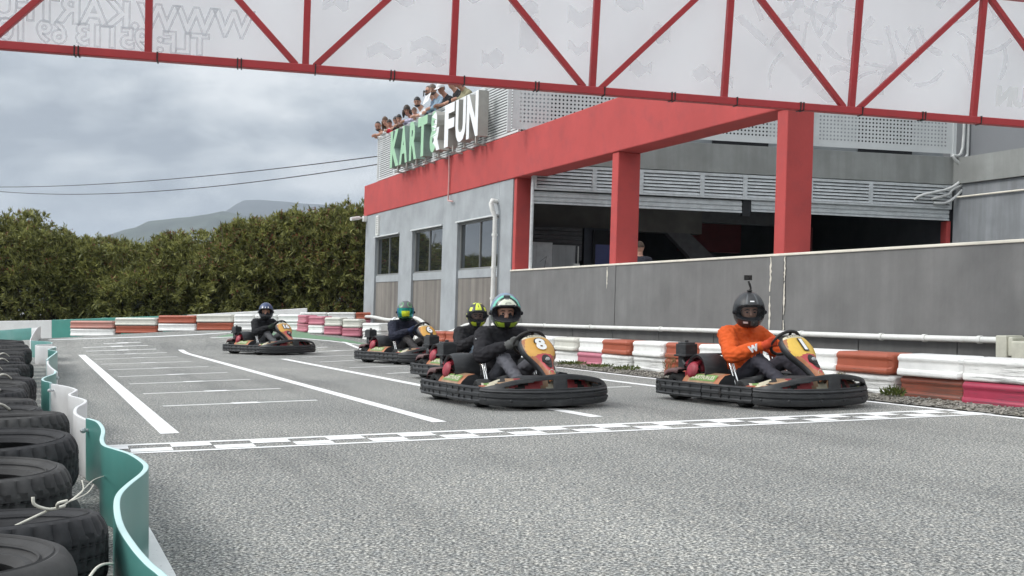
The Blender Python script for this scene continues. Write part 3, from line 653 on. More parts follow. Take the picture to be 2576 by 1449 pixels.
while s < 7.2:
    b = MB()
    for ds_ in ((0.0,) if k % 2 else (0.0, 0.035)): b.box(Tt, s+ds_, s+ds_+0.012, -0.052, 0.052, ZL-0.047, ZL+0.044)
    gch(b, 'cable_tie', TIE); s += 0.74; k += 1

for s in (-9.7, 9.9):
    b = MB(); b.bar(Tt(s, 0, -0.3), Tt(s, 0, ZT), 0.2, 0.2, up=EN); gch(b, 'leg', RED_STEEL, bevel=0.01)
def banner_mat(name, c, alpha=1.0):
    m, nt, p = new_mat(name); nt.nodes.remove(p)
    tr = nt.nodes.new('ShaderNodeBsdfTranslucent'); df = nt.nodes.new('ShaderNodeBsdfDiffuse'); mxs = nt.nodes.new('ShaderNodeMixShader'); mxs.inputs[0].default_value = 0.8
    f = noise_node(nt, 1.3, 4, 0.6); col = ramp_node(nt, f, [(0.3, tuple(x*0.95 for x in c)), (0.7, c)])
    nt.links.new(col, tr.inputs[0]); nt.links.new(col, df.inputs[0]); nt.links.new(df.outputs[0], mxs.inputs[1]); nt.links.new(tr.outputs[0], mxs.inputs[2])
    if alpha < 1:      # thin print: part of the light passes straight through
        tp = nt.nodes.new('ShaderNodeBsdfTransparent'); m3 = nt.nodes.new('ShaderNodeMixShader'); m3.inputs[0].default_value = alpha
        nt.links.new(tp.outputs[0], m3.inputs[1]); nt.links.new(mxs.outputs[0], m3.inputs[2]); nt.links.new(m3.outputs[0], nt.nodes['Material Output'].inputs[0]); return m
    nt.links.new(mxs.outputs[0], nt.nodes['Material Output'].inputs[0]); return m
BAN_W = banner_mat('white_banner_vinyl', (0.95, 0.94, 0.95)); BAN_G = banner_mat('show_through_grey', (0.80, 0.81, 0.83), 0.30); BAN_O = banner_mat('show_through_outline', (0.78, 0.79, 0.81), 0.42); BAN_L = banner_mat('show_through_pale', (0.85, 0.86, 0.83), 0.4)
BANN = empty('banner', Tt(0, 0.09, ZL)); tag(BANN, 'white vinyl banner laced behind the red truss with reversed lettering showing through', 'banner')
def bch(b, name, mats, **k):
    o = b.build(name, mats, **k); o.parent = BANN; o.matrix_parent_inverse = Matrix.Translation(BANN.location).inverted(); return o
def sheet(s, z): return Tt(s, 0.075+0.012*math.sin(s*1.9+z*2)+0.010*math.sin(s*4.3+1)*math.sin(z*3), z)
b = MB(); b.grid([[sheet(s, z) for s in np.linspace(-10.2, 10.2, 205)] for z in np.linspace(ZL+0.03, ZT+0.1, 18)]); bch(b, 'sheet', BAN_W, smooth=True)
def onsheet(s, z, lift): return sheet(s, z)-EN*lift
def mirrored(body, s_c, z_c, size, m, name, slope=0.0, outline=0.008, off=0.0):
    b = MB(); b.text(body, size, lambda x, y, z: onsheet(s_c-x, z_c+y-slope*x, 0.004), 0, 0, off, 'CENTER', outline)
    b.v = [tuple(Vector(v)) for v in b.v]; bch(b, name, m)
mirrored('WWW.KARTFUN.ES', -4.18, 3.60, 0.335, BAN_O, 'lettering', 0.0, 0.010, 0.012)
mirrored('TLF: 95113 69 10', -4.02, 3.385, 0.265, BAN_O, 'lettering', 0.0, 0.009, 0.010)
mirrored('KART & FUN', 6.35, 3.52, 0.27, BAN_L, 'lettering', 0.0, 0.0, 0.02)
def patch(b, pts): b.add([onsheet(s, z, 0.003) for s, z in pts], [tuple(range(len(pts)))])
big = [(-1.55, 3.42, .34, .10), (-1.12, 3.50, .36, .12), (-1.05, 3.38, .3, .10), (-0.38, 3.42, .22, .14), (-0.12, 3.95, .30, .12), (0.5, 3.90, .26, .16), (0.52, 3.62, .22, .09), (1.2, 3.45, .24, .12), (1.42, 3.8, .2, .16), (1.9, 3.45, .26, .12), (2.15, 3.4, .22, .13), (-1.45, 3.95, .35, .2), (-0.7, 4.05, .3, .14), (1.0, 4.1, .3, .14), (-2.0, 3.85, .25, .25), (0.0, 3.6, .2, .3)]
for s, z, w, h in big:
    n_ = 9; pts = [(s+w*i/n_, z+0.03*math.sin(i*0.9+s)) for i in range(n_+1)]+[(s+w*(1-i/n_), z+h+0.035*math.sin(i*0.8+s*2)) for i in range(n_+1)]
    b = MB(); patch(b, pts); bch(b, 'show_through_shape', BAN_G)
b = MB(); patch(b, [(2.34, 4.12), (2.42, 4.16), (3.62, 3.33), (3.5, 3.31)])
bch(b, 'show_through_shape', BAN_G)
rr_ = random.Random(5)
def stroke(pts, w):
    b = MB()
    P = [Vector((p[0], p[1])) for p in pts]
    L, R_ = [], []
    for i, p in enumerate(P):
        t = (P[min(i+1, len(P)-1)]-P[max(i-1, 0)]).normalized(); nrm = Vector((-t.y, t.x))*w/2*rr_.uniform(.6, 1.3); L.append(p+nrm); R_.append(p-nrm)
    for i in range(len(P)-1): patch(b, [tuple(L[i]), tuple(L[i+1]), tuple(R_[i+1]), tuple(R_[i])])
    bch(b, 'emblem_stroke', BAN_G)
for k in range(44):
    cx, cz = rr_.uniform(2.65, 5.7), rr_.uniform(3.45, 4.45)
    if cx-2.5 < (4.25-cz)*0.9 and cx < 3.6: continue
    a0 = rr_.uniform(0, 6.3); cv = rr_.uniform(-2.2, 2.2); pts = []; p = Vector((cx, cz))
    for i in range(7):
        pts.append((p.x, p.y)); p = p+Vector((math.cos(a0), math.sin(a0)))*0.07; a0 += cv*0.12
    if min(q[1] for q in pts) < ZL+0.1: continue
    stroke(pts, rr_.uniform(0.03, 0.075))
# ================================================================== plastic barrier blocks
def plastic(name, c, scuff, amt, rough=0.5):
    m, nt, p = new_mat(name)
    f = noise_node(nt, 5, 4, 0.6); col = ramp_node(nt, f, [(0.3, tuple(x*0.9 for x in c)), (0.7, tuple(min(1, x*1.05) for x in c))])
    t = nt.nodes.new('ShaderNodeTexCoord')
    s = noise_node(nt, 5.0, 7, 0.72, (0.4, 1.2, 9.0)); lo = noise_node(nt, 1.6, 3, 0.5)
    mm = nt.nodes.new('ShaderNodeMath'); mm.operation = 'MULTIPLY_ADD'; nt.links.new(lo, mm.inputs[0]); mm.inputs[1].default_value = 0.45; nt.links.new(s, mm.inputs[2])
    mask = ramp_node(nt, mm.outputs[0], [(0.90-0.26*amt, (0, 0, 0)), (0.98-0.20*amt, (0.85, 0.85, 0.85))])
    nt.links.new(mixc(nt, mask, col, scuff), p.inputs['Base Color']); p.inputs['Roughness'].default_value = rough
    bump(nt, p, noise_node(nt, 9, 4), 0.15, 0.01); return m
PL = {'w': plastic('white_barrier_plastic', (0.80, 0.80, 0.78), (0.40, 0.39, 0.37), 0.02), 's': plastic('scuffed_white_plastic', (0.74, 0.74, 0.72), (0.20, 0.195, 0.19), 0.55),
      'c': plastic('cream_barrier_plastic', (0.60, 0.59, 0.53), (0.40, 0.38, 0.34), 0.2), 'o': plastic('orange_barrier_plastic', (0.36, 0.085, 0.042), (0.17, 0.075, 0.05), 0.25),
      'b': plastic('brown_orange_plastic', (0.27, 0.075, 0.045), (0.12, 0.065, 0.05), 0.75), 'p': plastic('faded_pink_plastic', (0.47, 0.155, 0.205), (0.36, 0.17, 0.19), 0.3),
      'r': plastic('crimson_barrier_plastic', (0.36, 0.035, 0.075), (0.14, 0.04, 0.06), 0.5), 'f': plastic('faded_salmon_plastic', (0.46, 0.20, 0.16), (0.36, 0.22, 0.19), 0.6)}
WORD = {'w': 'white', 's': 'scuffed white', 'c': 'cream', 'o': 'orange', 'b': 'dirty brown-orange', 'p': 'faded pink', 'r': 'crimson', 'f': 'faded salmon'}
_bm = {}
def block_mesh(L, hgt, depth, col):
    k = (round(L, 2), hgt, depth, col)
    if k in _bm: return _bm[k]
    b = MB(); h = hgt; dd = depth
    prof = [(0.035, 0.0), (0.0, 0.012), (0.0, 0.055), (0.028, 0.085), (0.028, 0.15), (0.012, 0.172), (0.012, 0.20), (0.04, h-0.004), (0.07, h),
            (dd-0.07, h), (dd-0.04, h-0.004), (dd, 0.17), (dd, 0.012), (dd-0.035, 0.0)]
    rows = []
    xs = [(-L/2, 0.05), (-L/2+0.045, 0.0), (L/2-0.045, 0.0), (L/2, 0.05)]
    for x, ins in xs:
        row = []
        for (y, z) in prof:
            cy, cz = dd/2, h/2
            if ins == 0.0: yy, zz_ = y, z
            else: yy = cy+(y-cy)*(1-ins/cy); zz_ = cz+(z-cz)*(1-0.35*ins/cz)
            # ribs fade out towards the ends
            row.append(Vector((x, yy-dd/2, zz_)))
        rows.append(row)
    b.grid(rows, 0, True)
    b.add(rows[0], [tuple(range(len(prof)))]); b.add(rows[-1], [tuple(reversed(range(len(prof))))])
    o = b.build('barrier_block', PL[col], bevel=0.012, seg=2, weld=True, smooth=True, auto=22); me = o.data
    bpy.data.objects.remove(o); _bm[k] = me; return me
def block(p, ang, L, col, layer, label, group, hgt=0.229, depth=0.42, z0=None):
    me = block_mesh(L, hgt, depth, col); o = bpy.data.objects.new('barrier_block', me); COL.objects.link(o)
    md = o.modifiers.new('bevel', 'BEVEL'); md.width = 0.012; md.segments = 2; md.limit_method = 'ANGLE'; md.angle_limit = R(35)
    z = (gz(p[0], p[1]) if z0 is None else z0)+layer*(hgt+0.002)
    o.location = (p[0]+RNG.uniform(-.01, .01), p[1]+RNG.uniform(-.01, .01), z); o.rotation_euler = (0, 0, ang+RNG.uniform(-.025, .025))
    return tag(o, label, 'barrier block', group)
ORD = ['first', 'second', 'third', 'fourth', 'fifth', 'sixth', 'seventh', 'eighth', 'ninth', 'tenth', 'eleventh', 'twelfth', 'thirteenth', 'fourteenth', 'fifteenth', 'sixteenth', 'seventeenth', 'eighteenth', 'nineteenth', 'twentieth', 'twenty-first', 'twenty-second', 'twenty-third']
ang_d = math.atan2(D.y, D.x)
top = 's w o w w w o w o w c w w w o w o o w w w c'.split()
bot = 'r b s w b w o s s p w o s w w s s w w s c p'.split()
for k in range(22):
    a = 0.89+0.465-0.93*(k-0); bb = -1.22+0.21
    if k == 0: bb -= 0.06
    for layer, cols in ((1, top), (0, bot)):
        q = P0+D*a+N*(bb+(0.03*math.sin(k*2.1+layer) if k else 0))
        block(q, ang_d, 0.89, cols[k], layer, '%s block in the %s row along the ramp wall, %s from the right end' % (WORD[cols[k]], 'upper' if layer else 'lower', ORD[k]), 'plastic blocks along the building side of the track')
# the curve towards the far bend
curve = [((-3.40, 27.55), (-3.95, 27.95), 'w', 's'), ((-3.95, 27.95), (-4.48, 28.12), 'c', 'p'), ((-4.48, 28.12), (-5.0, 28.35), 'c', 'p'), ((-5.0, 28.35), (-5.5, 28.75), 'p', 'w'), ((-5.6, 28.9), (-6.05, 30.1), 'p', 'p')]
for i, (p, q, t_, b_) in enumerate(curve):
    p, q = Vector((*p, 0)), Vector((*q, 0)); d_ = q-p; nn = Vector((-d_.y, d_.x, 0)).normalized(); nn = nn if nn.y > 0 else -nn
    for layer, c in ((1, t_), (0, b_)):
        block((p+q)/2+nn*0.2, math.atan2(d_.y, d_.x) if d_.x > 0 else math.atan2(-d_.y, -d_.x), d_.length-0.02, c, layer, '%s block in the %s row of the far curve, %s after the straight' % (WORD[c], 'upper' if layer else 'lower', ORD[i]), 'plastic blocks on the far curve', depth=0.4)
far = [(177, 290, 33.0, 32.5, 'f', 'w'), (290, 397.5, 32.5, 32.1, 'c', 'o'), (397.5, 495.5, 32.1, 31.8, 'o', 'w'), (495.5, 588, 31.8, 31.5, 'c', 'o'), (588, 641, 31.4, 31.3, 'w', 'w'), (641, 700, 31.3, 31.2, 'w', 'w'), (700, 757, 31.2, 31.0, 'w', 'w')]
for i, (u0, u1, y0, y1, t_, b_) in enumerate(far):
    p, q = Vector(((u0-1288)*y0/2700, y0, 0)), Vector(((u1-1288)*y1/2700, y1, 0)); d_ = q-p
    for layer, c in ((1, t_), (0, b_)):
        block((p+q)/2+Vector((0, 0.2, 0)), math.atan2(d_.y, d_.x), d_.length-0.025, c, layer, '%s block in the %s row across the far bend, %s from its left end' % (WORD[c], 'upper' if layer else 'lower', ORD[i]), 'plastic blocks across the far bend', hgt=0.235, depth=0.4)
for i, (u0, u1, c) in enumerate(((756, 826, 'w'), (826, 897, 'w'), (897, 940, 'o'))):
    y = 34.2; p, q = (u0-1288)*y/2700, (u1-1288)*y/2700
    for layer in (0, 1, 2): block(((p+q)/2, y), 0, q-p-0.02, c if layer == 2 else ('p' if layer == 1 else 'w'), layer, '%s block behind the far curve by the grey corner, %s layer, %s from left' % (WORD[c if layer == 2 else ('p' if layer == 1 else 'w')], ('bottom', 'middle', 'top')[layer], ORD[i]), 'blocks stacked behind the far curve', z0=0.20)

# ================================================================== belt barrier in front of the tyres
def gloss(name, c, rough=0.35, dirt=(0.3, 0.3, 0.28), amt=0.4):
    return M(name, c, rough, var=0.07, scale=2.2, dirt=dirt, dirt_amt=amt, dirt_scale=3.5)
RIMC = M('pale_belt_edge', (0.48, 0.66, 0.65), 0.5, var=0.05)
TEAL = gloss('teal_belt_plastic', (0.080, 0.245, 0.220), 0.32, (0.10, 0.22, 0.19), 0.5); BELT_W = gloss('white_belt_plastic', (0.70, 0.70, 0.70), 0.4, (0.42, 0.42, 0.40), 0.5)
path_uv = [(470, 1560), (440, 1495), (411.6, 1449), (374, 1416.8), (336.7, 1374.7), (304, 1323), (293.7, 1276.5), (299, 1243.8), (322.7, 1218), (355.4, 1192), (367, 1176), (360, 1162), (327, 1141), (290, 1129), (264, 1120), (256, 1105.8), (259.6, 1084.8), (255, 1070.7), (243, 1059),
           (220, 1052), (192, 1040), (184, 1031), (189, 1019), (206, 1010), (211, 1003), (201, 998), (175, 991), (172, 986.5), (185, 979.5), (187, 975), (164, 968), (124, 961), (107.6, 956), (112, 949), (136, 940), (139, 933), (138, 930.6), (122, 917.6), (118.5, 904.5), (138, 889), (142, 883.7), (122, 878.5), (139, 873), (132, 869), (91, 868), (95, 865), (130, 863), (120, 859), (79, 856.4), (78, 851), (92, 844.7), (100, 840), (78, 837.5), (36, 836.5), (10, 835), (-60, 833)]
BELT_H = 0.33
bpts = [Vector(((u-1288)*(2700*(CAM_H-BELT_H)/(v-785))/2700, 2700*(CAM_H-BELT_H)/(v-785), 0)) for u, v in path_uv]
cuts = [0, 19, 31, 35, 38, 42, 46, 48, 52, 55]; names = ['teal', 'white']
whr = ['nearest the camera', 'beside the chequered line', 'just beyond the chequered line', 'third white one along', 'beside the middle of the grid', 'beside the far half of the grid', 'near the far end of the tyres', 'curling round the far end of the tyres', 'beyond the end of the tyre stacks']
lab = ['glossy teal wavy belt panel nearest the camera with a pale top edge', 'white wavy belt panel bolted to the nearest teal one', 'teal belt panel right behind the nearest white one', 'short white belt panel between two teal ones midway along the tyres', 'teal belt panel beside the middle of the starting grid', 'white belt panel swinging left near the far end of the tyres', 'small teal belt panel curling at the far end of the tyres', 'small white curled belt end beyond the tyre stacks', 'far teal belt panel beyond the tyres at the left picture edge']
for i, (c0, c1) in enumerate(zip(cuts, cuts[1:])):
    raw = bpts[c0:c1+1]; P = smooth_path([bpts[max(c0-1, 0)]]+raw+[bpts[min(c1+1, len(bpts)-1)]], 6)[6:-6] if 0 < c0 and c1 < len(bpts)-1 else smooth_path(raw, 6)
    if i: P = [P[0]+(P[0]-P[3]).normalized()*0.05]+P
    b = MB(); zsh = 0.012*(i % 2)
    rows = []
    for z in (0.0, 0.11, 0.22, BELT_H-zsh):
        rows.append([Vector((p.x, p.y, gz(p.x, p.y)+z)) for p in P])
    b.grid(rows)
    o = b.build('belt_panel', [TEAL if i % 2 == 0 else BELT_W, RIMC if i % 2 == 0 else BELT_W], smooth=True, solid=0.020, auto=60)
    md = o.modifiers.new('bevel', 'BEVEL'); md.width = 0.003; md.segments = 2; md.limit_method = 'ANGLE'; md.angle_limit = R(50)
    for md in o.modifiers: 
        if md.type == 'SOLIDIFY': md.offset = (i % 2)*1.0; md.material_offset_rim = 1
    tag(o, lab[i], 'belt barrier', 'wavy belt panels in front of the tyres')
    if i in (0, 1, 2, 4):
        q = P[-3]; t = (P[-1]-P[-5]).normalized(); s = Vector((-t.y, t.x, 0)); bb = MB()
        bb.tube([q-s*0.03+Vector((0, 0, BELT_H-0.06)), q+s*0.05+Vector((0, 0, BELT_H-0.06))], 0.008, 8); bb.sphere(q+s*0.035+Vector((0, 0, BELT_H-0.06)), 0.016, n=8, h=4); bb.sphere(q-s*0.02+Vector((0, 0, BELT_H-0.06)), 0.018, 0.018, 0.018, n=8, h=4)
        bb.build('bolt', GALV, o)

# ================================================================== tyre stacks
RUB = M('weathered_tyre_rubber', (0.017, 0.017, 0.019), 0.82, var=0.3, scale=9, dirt=(0.07, 0.068, 0.065), dirt_amt=0.5, dirt_scale=5, bmp=0.15, bscale=60)
RUB2 = M('dusty_tyre_rubber', (0.036, 0.035, 0.035), 0.85, var=0.3, scale=7, dirt=(0.095, 0.092, 0.088), dirt_amt=0.6, dirt_scale=4, bmp=0.15, bscale=60)
def tyre_mesh(kind, mat_):
    Ro, w, Ri = 0.30, 0.20, 0.185; b = MB(); n = 144
    prof = [(Ri, 0.045), (Ri+0.012, 0.028), (Ri+0.03, 0.03), (0.245, 0.006), (0.262, 0.0), (0.278, 0.006), (0.290, 0.022), (0.2975, 0.040)]
    tread = [0.052, 0.056, 0.082, 0.086, 0.114, 0.118, 0.144, 0.148]
    rows = []
    for k in range(n):
        a = 2*math.pi*k/n; row = []
        sl = kind != 2
        for r, z in prof: row.append((r-(0.012 if (sl and k % 4 == 0 and z > 0.02 and r > 0.285) else 0), z))
        for i, z in enumerate(tread):
            groove = (i in (2, 3, 4, 5)) if False else (i % 4 in (1, 2) and kind == 0)
            cut = sl and ((k+(i//2)*(2 if kind == 0 else 1)) % (5 if kind == 0 else 4) == 0)
            row.append((0.300-(0.011 if cut else 0)-(0.0 if not groove else 0.0), z))
        for r, z in reversed(prof): row.append((r-(0.012 if (sl and k % 4 == 0 and z > 0.02 and r > 0.285) else 0), w-z))
        row += [(Ri+0.01, w-0.06), (Ri+0.055, w/2), (Ri+0.01, 0.06)]
        rows.append([Vector((r*math.cos(a), r*math.sin(a), z)) for r, z in row])
    rows.append(rows[0]); b.grid(rows, 0, True)
    # circumferential grooves and moulded rings
    for z in (0.066, 0.10, 0.134): b.lathe([(0.3012, z-0.0035), (0.2935, z), (0.3012, z+0.0035)], 72, None, 1)
    for r in (0.225, 0.252): b.lathe([(r-0.003, 0.196 if r > .24 else .183), (r, 0.201 if r > .24 else .188), (r+0.003, 0.197 if r > .24 else .183)], 72, None, 0)
    o = b.build('tyre', [mat_, M('tyre_groove_%d' % kind, (0.008, 0.008, 0.009), 0.9)], weld=False, smooth=True, auto=35); me = o.data; bpy.data.objects.remove(o); return me
TY = [tyre_mesh(0, RUB), tyre_mesh(1, RUB2), tyre_mesh(2, RUB2), tyre_mesh(1, RUB)]
# stacks follow the belt at a tyre's radius behind it
front = [(-1.195, 2.13, .0), (-1.345, 2.70, -0.03), (-1.68, 3.27, 0.015), (-1.90, 3.93, 0.03), (-2.27, 4.72, 0.035), (-2.66, 5.36, 0.0), (-2.98, 6.02, 0), (-3.32, 6.66, 0), (-3.62, 7.3, 0), (-3.86, 7.95, 0), (-4.25, 8.6, 0), (-4.55, 9.25, 0), (-4.80, 9.95, 0), (-5.15, 10.65, 0), (-5.5, 11.35, 0), (-5.8, 12.05, 0), (-6.1, 12.75, 0), (-6.45, 13.5, 0), (-6.7, 14.3, 0), (-7.1, 15.1, 0), (-7.55, 16.0, 0), (-8.0, 16.9, 0), (-8.45, 17.9, 0), (-8.95, 18.9, 0)]
cnt = 0
def tyre(x, y, z, tilt, kind, label):
    o = bpy.data.objects.new('tyre', TY[kind]); COL.objects.link(o); o.location = (x, y, z); o.rotation_euler = (tilt[0], tilt[1], RNG.random()*6.28)
    o.scale = (1, 1, 1); return tag(o, label, 'tyre', 'old car tyres stacked behind the belt barrier')
ftyres = []
for i, (x, y, dz) in enumerate(front):
    for layer in (0, 1):
        tl = (RNG.uniform(-.04, .04), RNG.uniform(-.04, .04)) if layer else (0, 0)
        if i == 1 and layer: tl = (-0.05, 0.07)
        lbl = {(1, 1): 'big black block-tread tyre with a white rope knot on it', (0, 1): 'grey worn smooth tyre lying nearest the picture corner'}.get((i, layer), '%s tyre of the %s stack behind the belt, counted from the camera' % ('upper' if layer else 'lower', ORD[i] if i < len(ORD) else 'last'))
        kd = {(0, 1): 2, (1, 1): 0, (2, 1): 1, (3, 1): 0}.get((i, layer), (i*2+layer) % 4)
        ftyres.append(tyre(x+RNG.uniform(-.02, .02)*layer, y+RNG.uniform(-.02, .02)*layer, 0.005+layer*0.205+dz*layer, tl, kd, lbl))
for i, (x, y, dz) in enumerate(front[3:]):
    q = Vector((x, y, 0))+Vector((-0.60, -0.12 if i % 2 else 0.12, 0))
    for layer in (0, 1):
        tyre(q.x+RNG.uniform(-.03, .03), q.y, 0.005+layer*0.205, (RNG.uniform(-.05, .05)*layer, RNG.uniform(-.05, .05)*layer), (i+layer) % 4, '%s tyre of the %s stack in the second row, away from the belt' % ('upper' if layer else 'lower', ORD[i] if i < len(ORD) else 'last'))
# white ropes that tie the tyres to the belt
ROPE = M('white_rope', (0.62, 0.60, 0.52), 0.9, var=0.15, scale=40)
def rope(pts, r, label, extra=()):
    b = MB(); b.tube(smooth_path(pts, 5), r, 7)
    for e in extra: b.tube(smooth_path(e[0], 4), e[1], 7)
    tag(recentre(b.build('rope', ROPE, smooth=True)), label, 'rope')
rope([(-1.74, 4.58, 0.20), (-1.52, 3.9, 0.29), (-1.30, 3.25, 0.36), (-1.165, 2.85, 0.405), (-1.150, 2.76, 0.405)], 0.0019, 'white rope stretched from the teal belt to the knot on the big tyre',
     [([(-1.150, 2.76, 0.402), (-1.17, 2.72, 0.400), (-1.20, 2.70, 0.415), (-1.205, 2.70, 0.435)], 0.0042), ([(-1.16, 2.74, 0.400), (-1.15, 2.72, 0.415), (-1.13, 2.73, 0.42)], 0.0042), ([(-1.155, 2.80, 0.405), (-1.125, 2.84, 0.42), (-1.115, 2.86, 0.44)], 0.0016), ([(-1.155, 2.80, 0.405), (-1.14, 2.85, 0.425), (-1.15, 2.87, 0.45)], 0.0016), ([(-1.17, 2.73, 0.40), (-1.22, 2.66, 0.375), (-1.25, 2.60, 0.36)], 0.0032)])
rope([(-0.975, 2.62, 0.285), (-0.93, 2.45, 0.325), (-0.86, 2.22, 0.37), (-0.76, 1.92, 0.42)], 0.003, 'taut white rope in the near left corner below the belt')
for i, (x, y, dz) in enumerate(front[5:17]):
    if i % 2 == 0:
        rope([(x+0.12, y-0.28, 0.36), (x+0.10, y-0.12, 0.425), (x+0.06, y+0.1, 0.43), (x+0.05, y+0.28, 0.36)], 0.008, 'grey strap over the %s tyre stack counted from the camera' % ORD[i+5] if i else 'grey strap tied over the first strapped tyre stack beyond the white belt panel')

# ================================================================== low wall behind the far bend and half-sunk painted tyres
LW = {'w': gloss('white_wall_panel', (0.72, 0.72, 0.71), 0.5, (0.45, 0.44, 0.42), 0.4), 't': gloss('teal_wall_panel', (0.065, 0.28, 0.235), 0.45, (0.12, 0.25, 0.21), 0.5)}
for u0, u1, z0, z1, y0, y1, c, label in ((-120, 130, 0.56, 0.62, 37.5, 37, 'w', 'white low wall panel beyond the tyre end, under the oleanders at left'), (130, 470, 0.63, 0.80, 37, 36, 't', 'long teal low wall panel behind the orange and white blocks'), (470, 772, 0.80, 1.03, 36, 35, 'w', 'white low wall panel behind the far white blocks and the blue helmeted driver')):
    p, q = Vector(((u0-1288)*y0/2700, y0, 0)), Vector(((u1-1288)*y1/2700, y1, 0)); b = MB(); up_ = Vector((0, 0.14, 0))
    V = [p+Vector((0, 0, -0.1)), q+Vector((0, 0, -0.1)), q+Vector((0, 0, z1)), p+Vector((0, 0, z0))]; b.add(V+[v+up_ for v in V], [(0, 1, 2, 3), (7, 6, 5, 4), (3, 2, 6, 7), (0, 4, 5, 1), (1, 5, 6, 2), (0, 3, 7, 4)])
    tag(recentre(b.build('low_wall', LW[c], bevel=0.015)), label, 'wall')
for u, v, r, c, label in ((263, 799, 0.62, 't', 'teal painted tyre peeking above the teal wall'), (165, 803, 0.42, 'w', 'small white painted tyre peeking above the left of the teal wall'), (337, 801.5, 0.5, 'w', 'white painted tyre peeking above the teal wall, right of the teal one')):
    y = 37.6; x = (u-1288)*y/2700; zt = CAM_H-(v-785)*y/2700; b = MB()
    b.lathe([(r*0.5, -0.08), (r*0.82, -0.11), (r*0.97, -0.07), (r, 0), (r*0.97, 0.07), (r*0.82, 0.11), (r*0.5, 0.08)], 36, Matrix.Translation((x, y, zt-r)) @ Matrix.Rotation(R(90), 4, 'X'), closed=True)
    tag(recentre(b.build('painted_tyre', M('pale_teal_paint', (0.22, 0.42, 0.33), 0.6) if c == 't' else LW['w'], smooth=True)), label, 'tyre')
# ================================================================== oleander hedge, weeds, hills, cables
def leaf_mat(name, c0, c1, c2, trans=0.25):
    m, nt, p = new_mat(name); g = nt.nodes.new('ShaderNodeNewGeometry')
    col = ramp_node(nt, g.outputs['Random Per Island'], [(0.0, c0), (0.55, c1), (1.0, c2)])
    col = mixc(nt, 1.0, col, ramp_node(nt, noise_node(nt, 1.7, 3, 0.6), [(0.36, (0.68, 0.66, 0.62)), (0.64, (1.30, 1.25, 1.12))]), 'MULTIPLY')
    nt.links.new(col, p.inputs['Base Color']); p.inputs['Roughness'].default_value = 0.5; p.inputs['Specular IOR Level'].default_value = 0.35
    tr = nt.nodes.new('ShaderNodeBsdfTranslucent'); nt.links.new(col, tr.inputs[0]); ms = nt.nodes.new('ShaderNodeMixShader'); ms.inputs[0].default_value = trans
    nt.links.new(p.outputs[0], ms.inputs[1]); nt.links.new(tr.outputs[0], ms.inputs[2]); nt.links.new(ms.outputs[0], nt.nodes['Material Output'].inputs[0]); return m
LEAF = leaf_mat('oleander_leaf', (0.105, 0.122, 0.042), (0.215, 0.232, 0.074), (0.36, 0.37, 0.135))
FLOW = leaf_mat('dry_red_oleander_flower', (0.16, 0.075, 0.045), (0.25, 0.085, 0.060), (0.30, 0.16, 0.085), 0.15)
BARK = M('oleander_stem', (0.10, 0.08, 0.055), 0.9, var=0.3)
def leaves_mesh(name, C, A, L, Wd, mat_, parent):
    """C centres, A axes (unit), L lengths, Wd widths -> folded lance leaves."""
    n = len(C); rnd = RNG.normal(size=(n, 3)); side = np.cross(A, rnd); side /= np.linalg.norm(side, axis=1)[:, None]+1e-9
    nrm = np.cross(side, A)
    v0 = C; v1 = C+A*(L*0.45)[:, None]+side*(Wd/2)[:, None]+nrm*(Wd*0.2)[:, None]; v2 = C+A*L[:, None]-nrm*(L*0.12)[:, None]; v3 = C+A*(L*0.45)[:, None]-side*(Wd/2)[:, None]+nrm*(Wd*0.2)[:, None]
    V = np.stack([v0, v1, v2, v3], 1).reshape(-1, 3).astype(np.float32)
    me = bpy.data.meshes.new(name); me.vertices.add(4*n); me.vertices.foreach_set('co', V.ravel())
    me.loops.add(4*n); me.loops.foreach_set('vertex_index', np.arange(4*n, dtype=np.int32)); me.polygons.add(n)
    me.polygons.foreach_set('loop_start', np.arange(0, 4*n, 4, dtype=np.int32)); me.polygons.foreach_set('loop_total', np.full(n, 4, dtype=np.int32))
    me.update(calc_edges=True); me.materials.append(mat_)
    o = bpy.data.objects.new(name, me); COL.objects.link(o); o.parent = parent; return o
